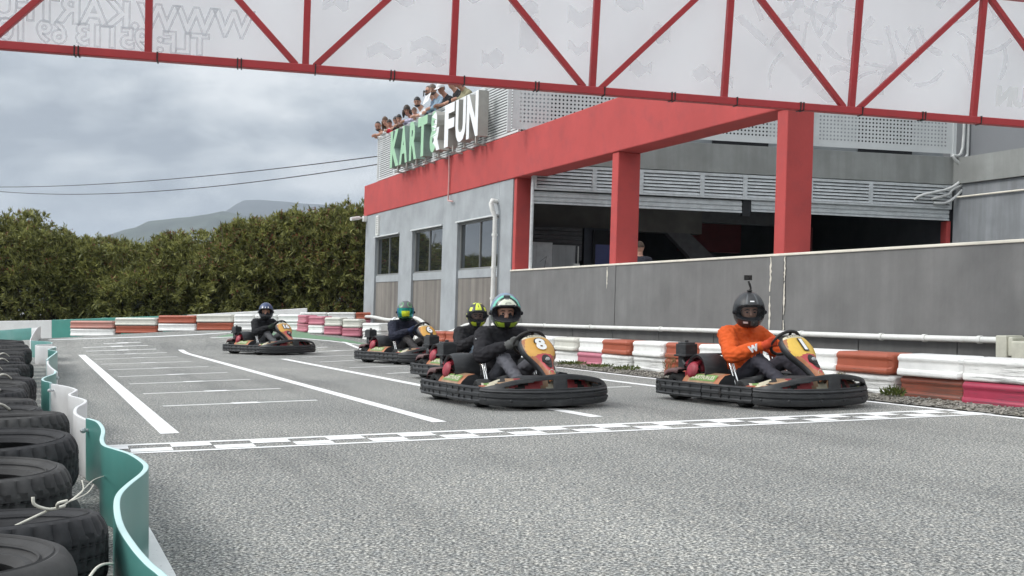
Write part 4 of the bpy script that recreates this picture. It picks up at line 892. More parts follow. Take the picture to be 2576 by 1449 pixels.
def bush(x, y, w, h, label, nclump, seed, flowers=0.08):
    r = np.random.default_rng(seed); root = empty('oleander_bush', (x, y, 0)); tag(root, label, 'bush', 'oleander bushes forming the hedge')
    # clump centres through a lumpy shell
    nl = 16; lob_d = r.normal(size=(nl, 3)); lob_d /= np.linalg.norm(lob_d, axis=1)[:, None]; lob_a = r.uniform(-.16, .30, nl)
    u = r.normal(size=(nclump, 3)); u /= np.linalg.norm(u, axis=1)[:, None]; u[:, 2] = np.abs(u[:, 2])*np.where(r.random(nclump) < 0.75, 1, -1)
    rad = 0.60+0.42*r.random(nclump)**0.6; rad *= 1+np.clip(((u @ lob_d.T)**5*lob_a).sum(1), -.25, .35)
    spike = r.random(nclump) < 0.02; rad[spike & (u[:, 2] > 0.4)] *= 1.10
    sq = np.clip(np.sqrt(1-u[:, 2]**2), .05, 1)**-0.55; c = u*rad[:, None]*np.array([w/2, w/2*0.8, h*0.55])*np.stack([sq, sq, np.ones_like(sq)], 1); c[:, 2] += h*0.45
    keep = c[:, 2] > 0.02; c = c[keep]; u = u[keep]; n = len(c)
    per = 13; C = np.repeat(c, per, 0); base = np.repeat(u*np.array([1, 1, 0.7])+np.array([0, 0, 0.55]), per, 0); base /= np.linalg.norm(base, axis=1)[:, None]
    low = np.repeat(np.clip(1-c[:, 2]/h*1.35, 0, 1), per); base[:, 2] -= low*1.1
    A = base*0.62+r.normal(size=C.shape)*0.52; A /= np.linalg.norm(A, axis=1)[:, None]
    L = r.uniform(0.14, 0.27, len(C)); Wd = L*r.uniform(0.20, 0.30, len(C))
    C = C+r.normal(size=C.shape)*0.022
    leaves_mesh('foliage', C, A, L, Wd, LEAF, root)
    # upright shoots that break the outline
    b = MB()
    for k in range(9):
        a = r.uniform(0, 6.28); rr = r.uniform(0.1, 0.55); p = Vector((math.cos(a)*w*.5*rr, math.sin(a)*w*.4*rr, 0.0)); q = Vector((p.x*1.7, p.y*1.7, h*r.uniform(.72, .92)))
        b.tube([p*0.35, p.lerp(q, 0.45)+Vector((0, 0, 0.1)), q], [0.05, 0.03, 0.012], 6)
    b.build('stem', BARK, root)
    top = c[(u[:, 2] > 0.1) | (r.random(n) < 0.2)]; pick = top[r.random(len(top)) < flowers]
    C = np.repeat(pick+np.array([0, 0, .05]), 9, 0)+r.normal(size=(len(pick)*9, 3))*0.06; A = r.normal(size=C.shape)+np.array([0, 0, .5]); A /= np.linalg.norm(A, axis=1)[:, None]
    if len(C): leaves_mesh('blossom', C, A, r.uniform(.06, .12, len(C)), r.uniform(.03, .06, len(C)), FLOW, root)
    # shoots
    sh = c[(u[:, 2] > 0.55) & (r.random(n) < 0.07)]
    if len(sh):
        Cs, As = [], []
        for s in sh:
            hgt = r.uniform(.2, .5); dr = np.array([r.uniform(-.25, .25), r.uniform(-.2, .2), 1.0])
            for k in range(12): Cs.append(s+dr*hgt*k/12); a_ = np.array([r.normal(), r.normal(), 1.1]); As.append(a_/np.linalg.norm(a_))
        leaves_mesh('foliage', np.array(Cs), np.array(As), r.uniform(.12, .2, len(Cs)), r.uniform(.025, .045, len(Cs)), LEAF, root)
HB = [(-19.9, 40.2, 5.2, 4.35, 'tall oleander bush at the left picture edge behind the white wall'), (-17.3, 39.6, 4.6, 4.25, 'oleander bush behind the white and teal wall joint, bright green on top'), (-15.1, 40.0, 4.4, 3.65, 'oleander bush sloping down behind the teal wall, left of the dip'),
      (-12.9, 39.4, 4.2, 3.1, 'lowest oleander bush at the dip of the hedge below the mountain slope'), (-11.0, 39.4, 4.4, 3.5, 'oleander bush with red blossoms right of the dip in the hedge'), (-9.1, 39.0, 4.8, 4.85, 'tall oleander bush behind the far orange and white blocks'),
      (-7.0, 39.0, 4.8, 4.65, 'tall dense oleander bush behind the blue helmeted driver'), (-5.1, 38.6, 4.4, 4.05, 'reddish oleander bush behind the white wall, second from the building'), (-3.4, 38.6, 4.2, 3.4, 'dark oleander bush right beside the building corner'), (-1.2, 40, 4.4, 3.6, 'oleander bush mostly hidden behind the building corner'), (-22.6, 40.6, 5, 4.3, 'oleander bush cut off by the left picture edge')]
for i, (x, y, w, h, l) in enumerate(HB): bush(x, y, w, h, l, 2700, 40+i, 0.34 if i in (5, 6, 7, 8) else 0.16)
for i, x in enumerate((-22, -18.5, -15.5, -12.5, -9.8, -6.6, -3.2)): bush(x, 42.6, 5.2, 3.1, 'oleander bush in the back row, glimpsed through the hedge, %s from the left' % ORD[i], 1100, 70+i, 0.02)
# weeds by the blocks
WEED = leaf_mat('weed_leaf', (0.06, 0.085, 0.025), (0.10, 0.14, 0.035), (0.17, 0.19, 0.06)); DRYW = leaf_mat('dry_weed_stalk', (0.20, 0.17, 0.09), (0.26, 0.22, 0.12), (0.3, 0.26, 0.15))
def weed(a, bb, rad, hgt, n, seed, label, dry=False):
    r = np.random.default_rng(seed); q = P0+D*a+N*bb; root = empty('weed', (q.x, q.y, 0.03)); tag(root, label, 'weed', 'weeds along the foot of the blocks')
    th = r.uniform(0, 6.28, n); rr = rad*np.sqrt(r.random(n)); C = np.stack([rr*np.cos(th), rr*np.sin(th), hgt*r.random(n)*(1-rr/rad*0.6)], 1)
    A = np.stack([np.cos(th)*0.6, np.sin(th)*0.6, np.ones(n)*0.8], 1)+r.normal(size=(n, 3))*0.35; A /= np.linalg.norm(A, axis=1)[:, None]
    leaves_mesh('leaf_clump', C, A, r.uniform(.025, .07, n), r.uniform(.008, .02, n), DRYW if dry else WEED, root)
    b = MB()
    for k in range(5): b.tube([(0, 0, 0), (r.uniform(-.5, .5)*rad, r.uniform(-.5, .5)*rad, hgt*0.9)], 0.003, 5)
    b.build('stalk', DRYW if dry else WEED, root)
for i, (a, bb, rad, hgt, n, l, dry) in enumerate([(-0.62, -1.36, .16, .10, 420, 'low green weed clump at the brown-orange block near kart 1', False), (0.15, -1.40, .12, .10, 260, 'spiky green weed in front of the crimson block', False), (-1.3, -1.34, .18, .05, 260, 'flat weed patch by the nose of kart 1', False), (-1.15, -1.30, .08, .26, 60, 'tall thin weed rising beside the nose of kart 1', False),
      (-0.75, -1.30, .10, .22, 90, 'dry pale weed stalk against the brown-orange block', True), (-7.2, -1.40, .22, .04, 260, 'flat weed patch below the faded pink lower block', False), (-6.2, -1.42, .2, .04, 220, 'flat weed patch below the scuffed white blocks', False), (-5.4, -1.40, .2, .05, 220, 'flat weed patch right of the scuffed white blocks', False),
      (-4.3, -1.32, .10, .30, 90, 'dry upright weed behind the engine of kart 1', True), (-19.2, -1.45, .5, .10, 900, 'wide weed patch at the far curve beside kart 6', False), (-18.2, -1.5, .45, .10, 700, 'weed patch just behind kart 6', False), (-20.2, -1.35, .3, .42, 200, 'leggy dry weed at the far curve blocks', True), (-15.6, -1.35, .25, .35, 220, 'dry bushy weed by the orange blocks behind kart 2', True)]): weed(a, bb, rad, hgt, n, 90+i, l, dry)

# hills: two ridges kilometres away
def ridge(name, y, prof, depth, c, seed):
    r = np.random.default_rng(seed); b = MB(); us = np.linspace(prof[0][0], prof[-1][0], 180); rows = []
    base = np.interp(us, [p[0] for p in prof], [p[1] for p in prof])
    hz_ = (785-base)*y/2700; jag = np.interp(us, us[::4], r.normal(size=len(us[::4])))*y/2700*1.1
    for t in np.linspace(0, 1, 14):
        rows.append([Vector(((u-1288)*y/2700*(1-0.0*t), y-depth*(1-t), max(-5, (h+j*t)*t**1.1+r.normal()*y/2700*0.8*(1 if 0 < t < 1 else 0)))) for u, h, j in zip(us, hz_, jag)])
    for t in (0.8, 0.3, 0.0): rows.append([Vector(((u-1288)*y/2700, y+depth*(1-t), h*t-5)) for u, h in zip(us, hz_)])
    b.grid(rows); m = M(name+'_scrub', c, 0.95, var=0.4, scale=0.012)
    tag(b.build(name, m, smooth=True), kind='structure')
ridge('near_hill', 2600, [(100, 640), (240, 600), (310, 578), (345, 571), (372, 556), (400, 553), (470, 545), (520, 538), (560, 530), (700, 560), (1100, 600), (1500, 640)], 900, (0.05, 0.062, 0.045), 1)
ridge('mountain', 4200, [(300, 640), (420, 590), (500, 556), (560, 536), (596, 512), (615, 502), (650, 503), (700, 505), (780, 512), (860, 518), (930, 514), (1100, 520), (1400, 560), (1900, 640)], 1600, (0.045, 0.05, 0.045), 2)
# overhead lines from the gallery corner
end = F(-24.1, 0.3, 5.75); end2 = F(-24.1, 0.3, 5.50)
BLKC = M('black_cable', (0.03, 0.03, 0.03), 0.6)
for e_, u, v, y, sag, l in ((end, -40, 470, 60, 0.3, 'upper black overhead line running left from the gallery corner'), (end2, -40, 478, 60, 0.55, 'lower black overhead line running left from the gallery corner')):
    q = Vector(((u-1288)*y/2700, y, CAM_H+(785-v)*y/2700)); b = MB(); b.tube([e_.lerp(q, t)-Vector((0, 0, sag*4*t*(1-t))) for t in np.linspace(0, 1, 30)], 0.016, 6)
    tag(recentre(b.build('overhead_cable', BLKC)), l, 'cable')
# the air between here and the mountains
def haze():
    m = bpy.data.materials.new('haze_air'); m.use_nodes = True; nt = m.node_tree; nt.nodes.clear()
    v = nt.nodes.new('ShaderNodeVolumePrincipled'); v.inputs['Color'].default_value = (0.76, 0.86, 1.0, 1); v.inputs['Density'].default_value = 0.5/3200; v.inputs['Anisotropy'].default_value = 0.0
    o_ = nt.nodes.new('ShaderNodeOutputMaterial'); nt.links.new(v.outputs[0], o_.inputs['Volume'])
    b = MB(); b.box(ID, -6100, 6100, -300, 7200, -30, 480); tag(b.build('haze', m), kind='stuff')
haze()
# ================================================================== go-karts (local frame: +x forward, +y to the driver's left)
K_BLK = M('scuffed_black_plastic', (0.022, 0.023, 0.025), 0.55, var=0.25, scale=6, dirt=(0.085, 0.085, 0.085), dirt_amt=0.55, dirt_scale=7, dstretch=(1, 1, 4), bmp=0.12, bscale=25)
K_DARK = M('dark_kart_metal', (0.015, 0.015, 0.016), 0.5, 0.3, var=0.2)
K_TYRE = M('kart_slick_rubber', (0.018, 0.018, 0.018), 0.8, var=0.25, scale=12)
K_RIM = M('grey_kart_rim', (0.25, 0.25, 0.26), 0.35, 0.9, var=0.1)
K_CHROME = M('chrome_tube', (0.75, 0.75, 0.74), 0.18, 1.0, var=0.05)
K_RED = M('red_engine_casting', (0.36, 0.030, 0.050), 0.5, var=0.25, scale=18, dirt=(0.10, 0.03, 0.035), dirt_amt=0.7, dirt_scale=9)
K_REDP = M('red_bodywork', (0.42, 0.050, 0.055), 0.4, var=0.18, scale=8, dirt=(0.20, 0.05, 0.05), dirt_amt=0.5, dirt_scale=10)
K_MAR = M('dusty_maroon_fender', (0.14, 0.055, 0.055), 0.6, var=0.3, scale=9, dirt=(0.10, 0.085, 0.08), dirt_amt=0.7)
K_TANK = M('beige_fuel_tank', (0.36, 0.33, 0.24), 0.5, var=0.15, scale=5, dirt=(0.16, 0.14, 0.10), dirt_amt=0.6)
K_GOLD = M('gold_number_field', (0.62, 0.33, 0.065), 0.4, var=0.12, scale=7)
K_YEL = M('yellow_number_field', (0.70, 0.45, 0.07), 0.4, var=0.08, scale=7)
K_TAN = M('tan_sticker', (0.34, 0.215, 0.125), 0.45, var=0.25, scale=14, dirt=(0.20, 0.11, 0.06), dirt_amt=0.6, dirt_scale=9, dstretch=(1, 3, 1))
K_ORG = M('orange_sticker', (0.40, 0.15, 0.06), 0.45, var=0.3, scale=16, dirt=(0.25, 0.06, 0.035), dirt_amt=0.6, dirt_scale=8)
K_CRM = M('cream_sticker', (0.60, 0.56, 0.42), 0.5, var=0.1, scale=10)
K_WHT = M('white_sticker', (0.78, 0.78, 0.76), 0.5, var=0.05)
K_INK = M('black_ink', (0.015, 0.013, 0.012), 0.5, var=0.1)
K_GRN = M('green_sticker', (0.16, 0.30, 0.07), 0.5, var=0.15)
K_KNOB = M('grey_knob', (0.32, 0.32, 0.32), 0.5)

def kart_proto():
    root = empty('go_kart'); kid = lambda b, n, m, par=root, **k: b.build(n, m, par, **k)
    # --- side bumpers: ribbed boxes running from the tail to the front corner
    def band(pts, zs, name, par=root, ribs=True, hole=None):
        b = MB(); pts = smooth_path(pts, 5)
        prof = [(0.0, 0.0), (0.034, 0.004), (0.040, 0.022), (0.030, 0.034), (0.030, 0.058), (0.040, 0.070), (0.040, 0.092), (0.030, 0.104), (0.030, 0.128), (0.038, 0.138), (0.034, 0.15), (0.0, 0.152)]
        rows = []
        for i, p in enumerate(pts):
            t = (pts[min(i+1, len(pts)-1)]-pts[max(i-1, 0)]).normalized(); o = Vector((t.y, -t.x, 0))
            rows.append([p+o*d+Vector((0, 0, zs+z*(1.0))) for d, z in prof])
        b.grid(rows, 0, True); b.add(rows[0], [tuple(range(len(prof)))]); b.add(rows[-1], [tuple(reversed(range(len(prof))))])
        if ribs:
            for i in range(3, len(rows)-2, 3):
                c = rows[i][6]; t = (pts[i+1]-pts[i]).normalized(); o = Vector((t.y, -t.x, 0))
                for zz_ in (0.045, 0.115):
                    q = pts[i]+o*0.036+Vector((0, 0, zs+zz_)); b.bar(q-Vector((0, 0, .012)), q+Vector((0, 0, .012)), 0.012, 0.012, up=t)
        if hole is not None:
            for h in hole:
                i = int(h*(len(pts)-1)); t = (pts[min(i+1, len(pts)-1)]-pts[i-1]).normalized(); o = Vector((t.y, -t.x, 0)); q = pts[i]+o*0.0415+Vector((0, 0, zs+0.08))
                u = Vector((0, 0, 1)); P = [q+t*0.018*math.cos(a)+u*0.040*math.sin(a) for a in np.linspace(0, 2*math.pi, 13)[:-1]]; b.add(P, [tuple(range(12))], 1)
        return kid(b, name, [K_BLK, K_INK], par, smooth=True, auto=35)
    V3 = Vector
    band([V3((-0.80, -0.66, 0)), V3((-0.60, -0.67, 0)), V3((-0.40, -0.67, 0)), V3((-0.10, -0.665, 0))][::1], 0.055, 'side_bumper', hole=(0.08,))
    band([V3((-0.085, -0.665, 0)), V3((0.15, -0.66, 0)), V3((0.35, -0.65, 0)), V3((0.60, -0.625, 0))], 0.055, 'side_bumper', hole=(0.42,))
    band([V3((0.60, 0.625, 0)), V3((0.35, 0.65, 0)), V3((0.15, 0.66, 0)), V3((-0.085, 0.665, 0))], 0.055, 'side_bumper')
    band([V3((-0.10, 0.665, 0)), V3((-0.40, 0.67, 0)), V3((-0.60, 0.67, 0)), V3((-0.80, 0.66, 0))], 0.055, 'side_bumper')
    band([V3((-0.80, 0.66, 0)), V3((-0.90, 0.62, 0)), V3((-0.94, 0.5, 0)), V3((-0.95, 0.0, 0)), V3((-0.94, -0.5, 0)), V3((-0.90, -0.62, 0)), V3((-0.80, -0.66, 0))], 0.055, 'rear_bumper')
    # --- front bumper: bowed lower band and an arch over two openings
    cv = smooth_path([V3((0.615, -0.625, 0)), V3((0.76, -0.56, 0)), V3((0.87, -0.42, 0)), V3((0.945, -0.20, 0)), V3((0.96, 0, 0)), V3((0.945, 0.20, 0)), V3((0.87, 0.42, 0)), V3((0.76, 0.56, 0)), V3((0.615, 0.625, 0))], 7)
    n = len(cv); b = MB()
    prof = [(-0.01, 0.0), (0.034, 0.0), (0.046, 0.018), (0.046, 0.046), (0.036, 0.054), (0.036, 0.066), (0.048, 0.074), (0.048, 0.098), (0.036, 0.106), (0.036, 0.116), (0.046, 0.124), (0.040, 0.138)]
    rows = []; arch = []; AH = []
    for i, p in enumerate(cv):
        t = (cv[min(i+1, n-1)]-cv[max(i-1, 0)]).normalized(); o = V3((t.y, -t.x, 0)); w = i/(n-1)
        dip = 0.012*math.sin(math.pi*w)
        rows.append([p+o*d+V3((0, 0, 0.055-dip+z)) for d, z in prof])
        s = math.sin(math.pi*min(1, max(0, (w-0.02)/0.96))); h = 0.010+0.135*max(0, s)**1.35
        arch.append([p+o*(0.040-0.02*k/13)+V3((0, 0, 0.193-dip+h*k/13)) for k in range(14)]); AH.append(h)
    b.grid(rows)
    def opening(i, j):
        w = (i+.5)/(n-1)
        h = (AH[i]+AH[i+1])/2; z = (j+.5)/13*h
        if 0.018 < z < h-0.042 and (0.20 < w < 0.445 or 0.535 < w < 0.79): return None
        return 0
    b.grid(arch, opening)
    top = [[r_[-1], r_[-1]+V3((-0.03, 0, -0.004)), r_[-1]+V3((-0.045, 0, -0.03))] for r_ in arch]; b.grid(top)
    for i in range(4, n-3, 9):
        c = rows[i][6]; b.sphere(rows[i][3]+V3((0, 0, .0)), 0.010, n=8, h=4); b.sphere(rows[i][9], 0.010, n=8, h=4)
    kid(b, 'front_bumper', K_BLK, smooth=True, solid=0.012, auto=40)
    # --- striped nose panel seen through the openings
    b = MB(); rows = []; cols = []
    for i, p in enumerate(cv):
        q = V3((p.x*0.93-0.05, p.y*0.93, 0)); zt_ = 0.235+0.05*sstep(3, 12, i)*sstep(3, 12, n-1-i); rows.append([q+V3((-0.05*(k/14)**2, 0, 0.10+(zt_-0.10)*k/14)) for k in range(15)])
    def stripe(i, j):
        w = i/(n-1)+(0.012 if i > n/2 else -0.012)*j*0.55
        return [0, 0, 2, 1, 1, 3, 1, 2, 3, 0, 0, 4][int(abs(w-0.49)*2*11) % 12]
    b.grid(rows, stripe); kid(b, 'nose_panel', [K_CRM, K_REDP, K_TAN, K_INK, K_GRN], smooth=True)
    b = MB()
    for sg in (-1, 1):
        P = [V3((x, sg*y, z)) for x, y, z in ((0.72, 0.10, 0.305), (0.90, 0.08, 0.30), (0.84, 0.34, 0.265), (0.73, 0.50, 0.225), (0.58, 0.52, 0.235), (0.60, 0.22, 0.30))]
        b.add(P, [(0, 1, 2, 5), (5, 2, 3, 4)], 0)
        P = [V3((x, sg*y, z+0.006)) for x, y, z in ((0.62, 0.50, 0.24), (0.73, 0.50, 0.228), (0.80, 0.36, 0.255), (0.68, 0.36, 0.268))]; b.add(P, [(0, 1, 2, 3)], 1)
    kid(b, 'nose_cover', [K_BLK, K_TAN], solid=0.006)
    b = MB(); b.box(ID, -0.75, 0.85, -0.34, 0.34, 0.04, 0.052)
    for sg in (-1, 1): b.tube([V3((-0.85, sg*0.33, 0.075)), V3((0.0, sg*0.35, 0.075)), V3((0.45, sg*0.30, 0.08)), V3((0.85, sg*0.16, 0.085))], 0.016, 8)
    b.tube([V3((-0.66, -0.62, 0.14)), V3((-0.66, 0.62, 0.14))], 0.02, 10); b.tube([V3((0.46, -0.56, 0.13)), V3((0.46, 0.56, 0.13))], 0.016, 8)
    kid(b, 'chassis', K_DARK)
    # --- side pods with lettering, floor-side sticker panels
    for sg in (-1, 1):
        b = MB(); rows = []
        for x in np.linspace(-0.50, 0.08, 8):
            rows.append([V3((x, sg*y, z)) for y, z in ((0.625, 0.17), (0.63, 0.195), (0.605, 0.232), (0.545, 0.282), (0.47, 0.295), (0.43, 0.27), (0.42, 0.10))])
        b.grid(rows, lambda i, j: 0 if j < 4 and 0 < i < 6 else (2 if j < 4 else 1)); b.add(rows[0], [tuple(range(7))], 1); b.add(rows[-1], [tuple(reversed(range(7)))], 1)
        pod = kid(b, 'side_pod', [K_TAN, K_BLK, K_ORG], smooth=True, auto=45)
        if sg < 0:
            b = MB(); mp = lambda x, y, z: V3((-0.13+x, -(0.622-(0.275*0+0.018)*1.0*(y+0.03)/0.05*0.6)-0.006, 0.258+y*0.92+z))
            def mpp(x, y, z): yy = y+0.0; return V3((-0.20+x, -(0.586-0.66*yy)-0.006, 0.250+yy*0.74))
            b.add([mpp(-0.20, -0.037, 0), mpp(0.20, -0.037, 0), mpp(0.20, 0.042, 0), mpp(-0.20, 0.042, 0)], [(0, 1, 2, 3)], 1)
            def mp2(x, y, z): p = mpp(x, y, z); return p+V3((0, -0.004, 0.002))
            b.text('KARTFUN.ES', 0.062, mp2, 0, 0, 0.002); kid(b, 'lettering', [K_CRM, K_GRN], pod)
        b = MB(); P = [V3((x, sg*y, z)) for x, y, z in ((0.45, 0.60, 0.205), (0.615, 0.60, 0.200), (0.74, 0.50, 0.225), (0.58, 0.36, 0.25), (0.48, 0.42, 0.235))]
        b.add(P, [tuple(range(5))], 0); b.add([V3((x, sg*y, z+.004)) for x, y, z in ((0.46, 0.59, 0.206), (0.53, 0.595, 0.203), (0.58, 0.52, 0.216), (0.50, 0.50, 0.222))], [(0, 1, 2, 3)], 1)
        b.add([V3((x, sg*y, z+.0045)) for x, y, z in ((0.56, 0.585, 0.203), (0.62, 0.585, 0.203), (0.60, 0.44, 0.235), (0.57, 0.44, 0.235))], [(0, 1, 2, 3)], 2)
        sp = kid(b, 'floor_sticker_panel', [K_ORG, K_REDP, K_CRM], solid=0.004)
        if sg < 0:
            b = MB(); b.text('birel', 0.085, lambda x, y, z: V3((0.47+x, -0.545+y*1.0, 0.214+y*0.30+0.008)), 0, 0, 0.003); kid(b, 'lettering', K_REDP, sp)
    # --- wheels
    for x, sg, r, w in ((-0.66, -1, 0.142, 0.20), (-0.66, 1, 0.142, 0.20), (0.36, -1, 0.132, 0.14), (0.36, 1, 0.132, 0.14)):
        ang = R(-9) if x > 0 else 0
        mt = Matrix.Translation((x, sg*0.515, r)) @ Matrix.Rotation(ang, 4, 'Z') @ Matrix.Rotation(R(90), 4, 'X')
        b = MB(); h = w/2; pr = [(r*.5, -h*.85), (r*.7, -h), (r*.88, -h*.97), (r*.98, -h*.75), (r, -h*.4), (r, h*.4), (r*.98, h*.75), (r*.88, h*.97), (r*.7, h), (r*.5, h*.85)]
        b.lathe(pr, 36, mt, 0, True); wh = kid(b, 'wheel', K_TYRE, smooth=True, auto=40)
        b = MB(); b.lathe([(0.0, -h*.35), (r*.25, -h*.4), (r*.30, -h*.1), (r*.46, -h*.2), (r*.53, -h*.88), (r*.55, -h*.9), (r*.55, h*.9), (r*.53, h*.88), (r*.46, h*.2), (r*.30, h*.1), (r*.25, h*.4), (0, h*.35)], 24, mt); b.build('rim', K_RIM, wh, smooth=True, auto=40)
    # --- engine on the driver's right: red casting, black cowl, air box
    b = MB(); b.sphere((-0.44, -0.45, 0.325), 0.095, 0.075, 0.085, 14, 8)
    for k in range(6):
        aa = R(60*k); b.bar(V3((-0.42+0.02*math.cos(aa), -0.555, 0.33+0.02*math.sin(aa))), V3((-0.42+0.085*math.cos(aa), -0.545, 0.33+0.075*math.sin(aa))), 0.014, 0.016)
    for k in range(7): b.bar(V3((-0.53+k*0.03, -0.565, 0.36)), V3((-0.53+k*0.03, -0.50, 0.41)), 0.010, 0.03)
    b.lathe([(0.0, 0.03), (0.05, 0.03), (0.075, 0.015), (0.085, 0)], 20, Matrix.Translation((-0.40, -0.57, 0.32)) @ Matrix.Rotation(R(75), 4, 'X')); b.box(ID, -0.54, -0.34, -0.54, -0.34, 0.16, 0.28)
    for k in range(5): b.box(ID, -0.545+k*0.042, -0.522+k*0.042, -0.555, -0.53, 0.235, 0.30)
    en = kid(b, 'engine', K_RED, smooth=True, auto=35)
    b = MB(); b.lathe([(0.0, 0.0), (0.055, 0.004), (0.070, -0.004), (0.075, -0.02)], 20, Matrix.Translation((-0.42, -0.535, 0.33)) @ Matrix.Rotation(R(90), 4, 'X')); b.box(ID, -0.57, -0.50, -0.52, -0.42, 0.24, 0.36); b.box(ID, -0.36, -0.30, -0.53, -0.40, 0.20, 0.30); b.build('fan_housing', K_INK, en, smooth=True, auto=35)
    b = MB(); rows = []
    for a in np.linspace(R(-35), R(200), 18):
        c = V3((-0.33, 0, 0.315)); rows.append([c+V3((math.cos(a)*rr, y, math.sin(a)*rr*1.05)) for rr, y in ((0.120, -0.56), (0.150, -0.575), (0.160, -0.52), (0.160, -0.36), (0.14, -0.30), (0.0, -0.28))])
    b.grid(rows); kid(b, 'engine_cowl', K_BLK, en, smooth=True, solid=0.008, auto=50)
    b = MB(); b.box(ID, -0.70, -0.53, -0.56, -0.41, 0.455, 0.575); b.box(ID, -0.715, -0.515, -0.575, -0.395, 0.445, 0.465); b.box(ID, -0.70, -0.60, -0.53, -0.43, 0.30, 0.445)
    b.box(ID, -0.685, -0.545, -0.545, -0.425, 0.575, 0.59); b.tube([V3((-0.615, -0.485, 0.59)), V3((-0.615, -0.485, 0.612))], 0.02, 10); b.tube([V3((-0.62, -0.52, 0.41)), V3((-0.57, -0.56, 0.40)), V3((-0.53, -0.56, 0.36))], 0.018, 8)
    kid(b, 'air_filter', K_BLK, en, bevel=0.014, seg=3)
    b = MB(); rows = []
    for x, z in ((-0.82, 0.24), (-0.80, 0.285), (-0.74, 0.315), (-0.66, 0.325), (-0.58, 0.315)): rows.append([V3((x, y, z-dz)) for y, dz in ((-0.63, 0.04), (-0.62, 0.0), (-0.44, -0.01), (-0.40, 0.01))])
    b.grid(rows); kid(b, 'rear_fender', K_MAR, smooth=True, solid=0.008)
    b = MB(); rows = []
    for x, z in ((-0.82, 0.24), (-0.80, 0.285), (-0.74, 0.315), (-0.66, 0.325), (-0.58, 0.315)): rows.append([V3((x, -y, z-dz)) for y, dz in ((-0.63, 0.04), (-0.62, 0.0), (-0.44, -0.01), (-0.40, 0.01))])
    b.grid(rows); kid(b, 'rear_fender', K_MAR, smooth=True, solid=0.008)
    b = MB(); b.box(ID, -0.62, -0.30, 0.36, 0.56, 0.14, 0.34); kid(b, 'battery_box', K_BLK, bevel=0.03, seg=3)
    b = MB(); b.tube([V3((-0.25, -0.36, 0.44)), V3((-0.50, -0.34, 0.46)), V3((-0.62, -0.20, 0.46)), V3((-0.64, 0.2, 0.46)), V3((-0.50, 0.34, 0.46))], 0.012, 8); kid(b, 'engine_guard', K_DARK)
    # --- seat, chrome stays, tank, steering
    b = MB(); rows = []
    for x, z, w in ((0.10, 0.13, .16), (-0.05, 0.09, .19), (-0.22, 0.09, .205), (-0.36, 0.16, .21), (-0.44, 0.30, .21), (-0.47, 0.42, .19), (-0.485, 0.50, .16)):
        rows.append([V3((x+abs(t)**3*0.09*(1 if z > .12 else .3), w*math.sin(t*1.35)/math.sin(1.35), z+abs(t)**3*(0.16 if z < .2 else 0.02))) for t in np.linspace(-1, 1, 11)])
    b.grid(rows); kid(b, 'seat', K_BLK, smooth=True, solid=0.014)
    for yy, dx in ((-0.275, 0.0), (-0.275, 0.05), (0.275, 0), (0.275, 0.05)):
        b = MB(); b.tube([V3((-0.26+dx, yy, 0.47)), V3((-0.22+dx, yy, 0.46)), V3((-0.10+dx, yy-0.0, 0.20)), V3((-0.08+dx, yy, 0.10))], 0.0125, 8); kid(b, 'seat_stay', K_CHROME, smooth=True)
    b = MB(); b.box(ID, 0.22, 0.48, -0.135, 0.135, 0.07, 0.25); tk = kid(b, 'fuel_tank', K_TANK, bevel=0.03, seg=3); b = MB(); b.tube([V3((0.34, 0.0, 0.25)), V3((0.34, 0, 0.275))], 0.035, 14); b.build('cap', K_INK, tk)
    c = V3((0.315, 0, 0.60)); ax = V3((-0.80, 0, 0.60)).normalized(); e1 = V3((0, 1, 0)); e2 = ax.cross(e1).normalized(); b = MB()
    b.tube([c+(e1*math.cos(a)*1.12+e2*math.sin(a))*0.142 for a in np.linspace(0, 2*math.pi, 33)[:-1]], 0.0165, 8, closed=True)
    for a in (0.3, math.pi-0.3, -math.pi/2): b.bar(c-ax*0.03, c+(e1*math.cos(a)*1.05+e2*math.sin(a))*0.138, 0.03, 0.008)
    sw = kid(b, 'steering_wheel', K_INK, smooth=True, auto=40); b = MB(); b.tube([c-ax*0.03, c-ax*0.46], 0.013, 8); b.build('steering_column', K_CHROME, sw)
    for sg in (-1, 1):
        b = MB(); b.tube([V3((0.70, sg*0.26, 0.07)), V3((0.66, sg*0.25, 0.20)), V3((0.655, sg*0.17, 0.205))], 0.009, 8); kid(b, 'pedal', K_DARK)
    # --- front fairing: number shield narrowing to the nose
    st = [(0.0, 0.875, 0.270, 0.040), (0.10, 0.835, 0.315, 0.046), (0.22, 0.775, 0.375, 0.056), (0.36, 0.70, 0.441, 0.082), (0.48, 0.645, 0.494, 0.128), (0.58, 0.605, 0.537, 0.160), (0.70, 0.56, 0.583, 0.174), (0.82, 0.515, 0.628, 0.166), (0.92, 0.478, 0.661, 0.148), (0.97, 0.455, 0.676, 0.126), (1.0, 0.43, 0.678, 0.09)]
    nrm = V3((0.80, 0, 0.60)).normalized(); b = MB(); rows = []; TS = np.linspace(0, 1, 61); KS = np.linspace(-1, 1, 41)
    tt = [q[0] for q in st]; fx_ = lambda t, c: float(np.interp(t, tt, [q[c] for q in st]))
    def prm(t):
        e_ = 0.05; return [(fx_(max(0, t-e_), c)+2*fx_(t, c)+fx_(min(1, t+e_), c))/4 for c in (1, 2, 3)]
